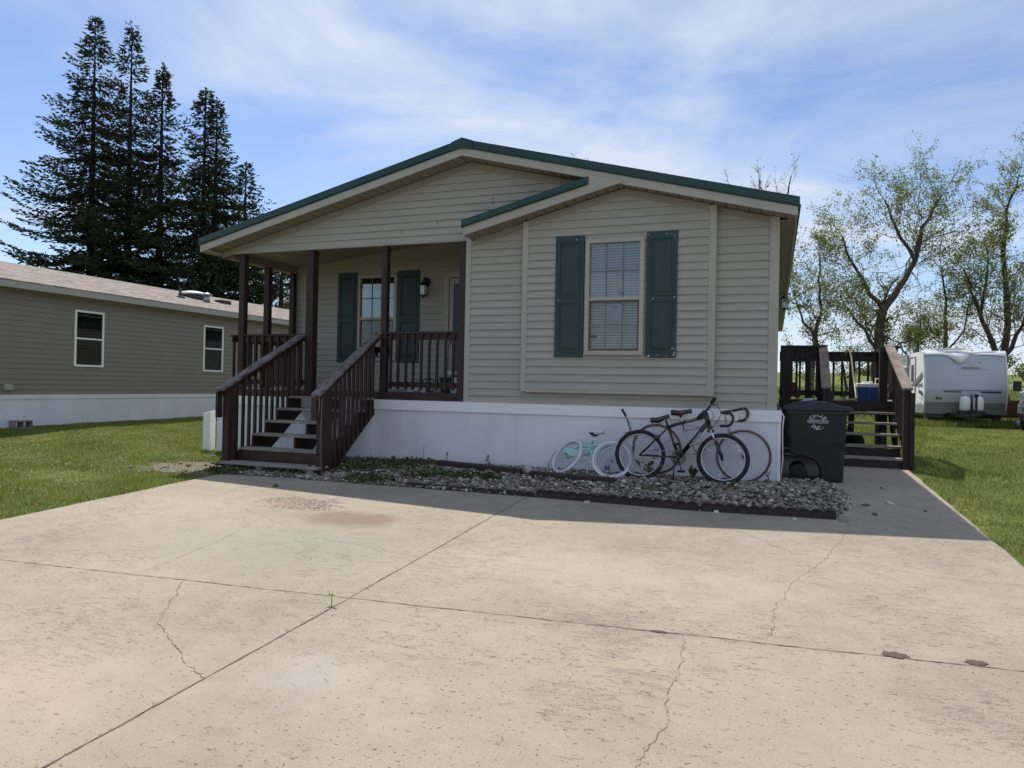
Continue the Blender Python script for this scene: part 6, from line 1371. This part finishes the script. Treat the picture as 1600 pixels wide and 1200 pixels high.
def tree(name, label, limbs, leafn, seed, group=None, base=None, leafsize=.082, spread=.75, lm=None, twigs=1.0, cat='tree', bare=0.0):
    rr = np.random.default_rng(seed); t_ = thing(name, label, cat, base or limbs[0][0][0], group=group); tb = MB(); bmx = MB(); tips = []
    def sub(p, d, L, r, lev):
        n = 4; pts = [p]; dd = d.copy()
        for i in range(n):
            dd = dd+rr.normal(size=3)*.20+np.array([0,0,.07]); dd /= np.linalg.norm(dd); pts.append(pts[-1]+dd*L/n)
        (tb if lev == 0 else bmx).tube([tuple(q_) for q_ in pts], [max(.004, r*.55*(1-.8*i/n)) for i in range(n+1)], 5 if lev < 1 else 3, cap=False)
        if lev >= 3: tips.append((pts[-1], 1.0)); tips.append((pts[2], .6)); return
        m_ = {0:5,1:5,2:4}[lev]
        for i in range(int(m_*twigs+rr.random())):
            k = rr.integers(1, n+1); q_ = pts[k]; nd = dd+rr.normal(size=3)*spread; nd[2] += .12; nd /= np.linalg.norm(nd); sub(q_, nd, L*rr.uniform(.42,.68), r*.5, lev+1)
        if lev == 2: tips.append((pts[-1], 1))
    for pts, r0, r1, nsub, L, s0 in limbs:
        pts = [np.array(p, float) for p in pts]; n = len(pts); fine = []
        for i in range(n-1):
            for k in range(3): t = k/3; fine.append(pts[i]*(1-t)+pts[i+1]*t+(rr.normal(size=3)*.05 if (i or k) else 0))
        fine.append(pts[-1]); m_ = len(fine); r0 = r0*.82; r1 = r1*.75; tb.tube([tuple(q_) for q_ in fine], [r0+(r1-r0)*(i/(m_-1))**.8 for i in range(m_)], 8, cap=False)
        for i in range(nsub):
            u = s0+(1-s0)*(i+rr.random())/nsub; k = min(m_-2, int(u*(m_-1))); q_ = fine[k]; ax = fine[k+1]-fine[k]; ax /= np.linalg.norm(ax)
            nd = ax*.7+rr.normal(size=3)*.75; nd[2] = nd[2]*.7+.30; nd /= np.linalg.norm(nd); sub(q_, nd, L*(1.15-.6*u)*rr.uniform(.7,1.2), max(.02, (r0+(r1-r0)*u)*.45), 1)
        sub(fine[-1], (fine[-1]-fine[-2])/np.linalg.norm(fine[-1]-fine[-2]), L*.6, r1, 1)
    tb.build('trunk', m_bark, t_, True); bmx.build('twigs', m_bark, t_)
    if bare < 1:
        tp = np.array([p for p, w_ in tips]); 
        if bare: tp = tp[rr.random(len(tp)) > bare]
        leafn = int(leafn*2.7); P = tp[rr.integers(0, len(tp), leafn)]+rr.normal(size=(leafn,3))*.09; V, F, C = leafset(leafn, P, leafsize, aspect=.34); o = mkobj('leaves', V, F, lm or m_leaf, t_); attr(o, 'tone', C)
    return t_
LF = 1.9
G = 'leafing trees behind the camper and deck'
zb = .2
tree('elm_tree', 'big leaning tree behind the deck with a trunk forking left and right', [
  ([(4.45,27.9,zb),(4.55,27.9,2.4),(4.8,27.92,5.15)], .33,.26, 9, 2.2,.35), ([(4.8,27.92,5.15),(5.5,28,6.2),(6.15,28.3,7.6),(6.4,28.4,8.7),(6.9,28.6,9.9),(7.3,28.7,10.6)], .23,.06, 18, 2.9,.25),
  ([(4.8,27.92,5.15),(4.1,28,6.3),(3.4,27.6,7.5),(2.9,27.3,8.7)], .16,.05, 12, 2.7,.2), ([(6.15,28.3,7.6),(5.3,28.2,9.2),(4.8,28,10.4)], .12,.05, 10, 2.4,.2), ([(4.6,27.9,3.3),(3.6,27.6,4.6),(2.9,27.5,5.9)], .12,.04, 8, 1.9,.2), ([(4.65,27.9,3.0),(5.6,28,3.6),(6.6,28.2,4.0)], .08,.03, 6, 1.5,.2)], 8000, 21, G)
tree('elm_tree', 'slender tree rising just right of the house roof eave', [([(1.72,26.8,zb),(1.65,26.8,2.6),(1.78,26.8,3.8)], .22,.17, 6, 1.8,.4), ([(1.78,26.8,3.8),(2.1,26.9,5.2),(1.9,26.8,6.6),(1.9,26.8,7.8)], .12,.04, 12, 2.2,.1), ([(1.78,26.8,3.8),(1.1,26.7,4.9),(.8,26.6,6.0)], .09,.03, 9, 1.9,.1)], 3600, 22, G)
tree('elm_tree', 'thin upright tree directly behind the camper roof', [([(7.75,29.6,zb),(7.7,29.6,3.4),(7.75,29.6,5.8),(7.5,29.6,7.4)], .17,.04, 18, 2.2,.25), ([(7.72,29.6,3.2),(8.5,29.7,4.3),(8.7,29.7,5.6)], .07,.03, 7, 1.5,.2)], 2300, 23, G, bare=.2)
tree('elm_tree', 'small many-branched tree left of the camper roof', [([(6.4,29.2,zb),(6.5,29.2,2.9),(6.6,29.2,4.8)], .13,.05, 12, 1.9,.3), ([(6.42,29.2,2.6),(5.6,29,3.7),(4.9,29,4.1)], .07,.03, 7, 1.5,.2)], 1500, 24, G, bare=.3)
tree('elm_tree', 'tall dark-barked tree at the right edge with several upright limbs', [([(10.35,30,zb),(10.15,30,2.5)], .36,.30, 2, 1.2,.5), ([(10.15,30,2.5),(9.5,29.8,4.3),(8.9,29.6,5.7),(8.4,29.4,7.2)], .20,.05, 13, 2.4,.15), ([(10.15,30,2.5),(10.35,29.9,4.6),(10.15,29.9,7.8),(10.3,30,10.0),(10.7,30,11.6)], .24,.04, 24, 2.4,.15), ([(10.2,30,3.0),(11.0,30.1,4.6),(11.6,30.2,6.6)], .16,.05, 13, 2.4,.15), ([(9.2,29.7,5.0),(9.5,29.7,7.5),(9.3,29.6,8.6)], .09,.03, 9, 1.6,.2)], 6400, 25, G)
tree('elm_tree', 'low spreading tree between the deck and the camper', [([(3.6,31.5,zb),(3.5,31.5,2.0),(3.3,31.5,3.0)], .14,.04, 9, 1.6,.3), ([(3.6,31.5,2.0),(4.6,31.5,2.9)], .07,.03, 5, 1.4,.3)], 800, 26, G)
tree('elm_tree', 'pale green tree seen through the gap between the porch posts', [([(-29.3,27.1,.1),(-29.3,27.1,4.5),(-29.0,27.1,6.0)], .2,.06, 12, 2.4,.3), ([(-29.3,27.1,4.2),(-28.2,27.1,6.2),(-27.6,27.1,7.4)], .12,.03, 10, 2.0,.2), ([(-29.3,27.1,3.9),(-30.6,27.1,6.2),(-31.6,27.1,8.2)], .12,.03, 12, 2.4,.2)], 4200, 27)
tree('cottonwood_tree', 'tree top just showing over the ridge right of the peak', [([(-12.2,33.4,.1),(-12.2,33.4,9),(-12.3,33.4,14.3)], .3,.08, 16, 2.3,.75)], 2600, 28)
def baretree(x, y, top, label, seed):
    tree('dead_tree', label, [([(x,y,.1),(x,y,8),(x+.2,y,top-2.6)], .26,.07, 13, 2.0,.35), ([(x,y,top-5),(x+.7,y,top-3),(x+1.0,y,top-1.6)], .10,.04, 4, 1.5,.4), ([(x,y,top-5),(x-.6,y,top-3),(x-.9,y,top-1.6)], .10,.04, 4, 1.5,.4)], 60, seed, leafsize=.10, bare=.7, twigs=.75, spread=.5)
baretree(-2.0, 37.2, 15.9, 'bare tree top above the right roof slope, the left one', 31); baretree(-.2, 37.9, 16.3, 'bare tree top above the right roof slope, the right one', 32)
# far shrubs on the rise
rr_ = np.random.default_rng(5); k = 0
for (x, y, h, wd) in ((34,74,3.4,3),(38,80,4.5,4),(42,82,3.6,4),(30,98,2.6,3),(26,104,2.2,3),(47,86,5,4),(14,120,1.8,3)):
    z = gz(x, y); t_ = thing('far_shrub', ['rounded', 'loose', 'low', 'dark', 'small', 'tall', 'lone'][k]+' leafing shrub far off on the grassy rise at the right', 'shrub', (x, y, z), group='shrubs on the far rise'); k += 1
    mb = MB()
    for i in range(7): a = rr_.uniform(0, 6.28); mb.tube([(x,y,z),(x+wd*.25*math.cos(a),y+wd*.25*math.sin(a),z+h*.5),(x+wd*.4*math.cos(a),y+wd*.4*math.sin(a),z+h*.85)], [.08,.05,.02], 4)
    mb.build('stems', m_bark, t_)
    P = rr_.normal(size=(900,3)); P /= np.linalg.norm(P, axis=1)[:,None]; P *= rr_.random((900,1))**.4*np.array([wd*.5, wd*.5, h*.45])*(1+.3*np.sin(P[:,:1]*5)); P += np.array([x, y, z+h*.55])
    V, F, C = leafset(900, P, .22, aspect=.4); o = mkobj('leaves', V, F, m_leaf, t_); attr(o, 'tone', C*.7)
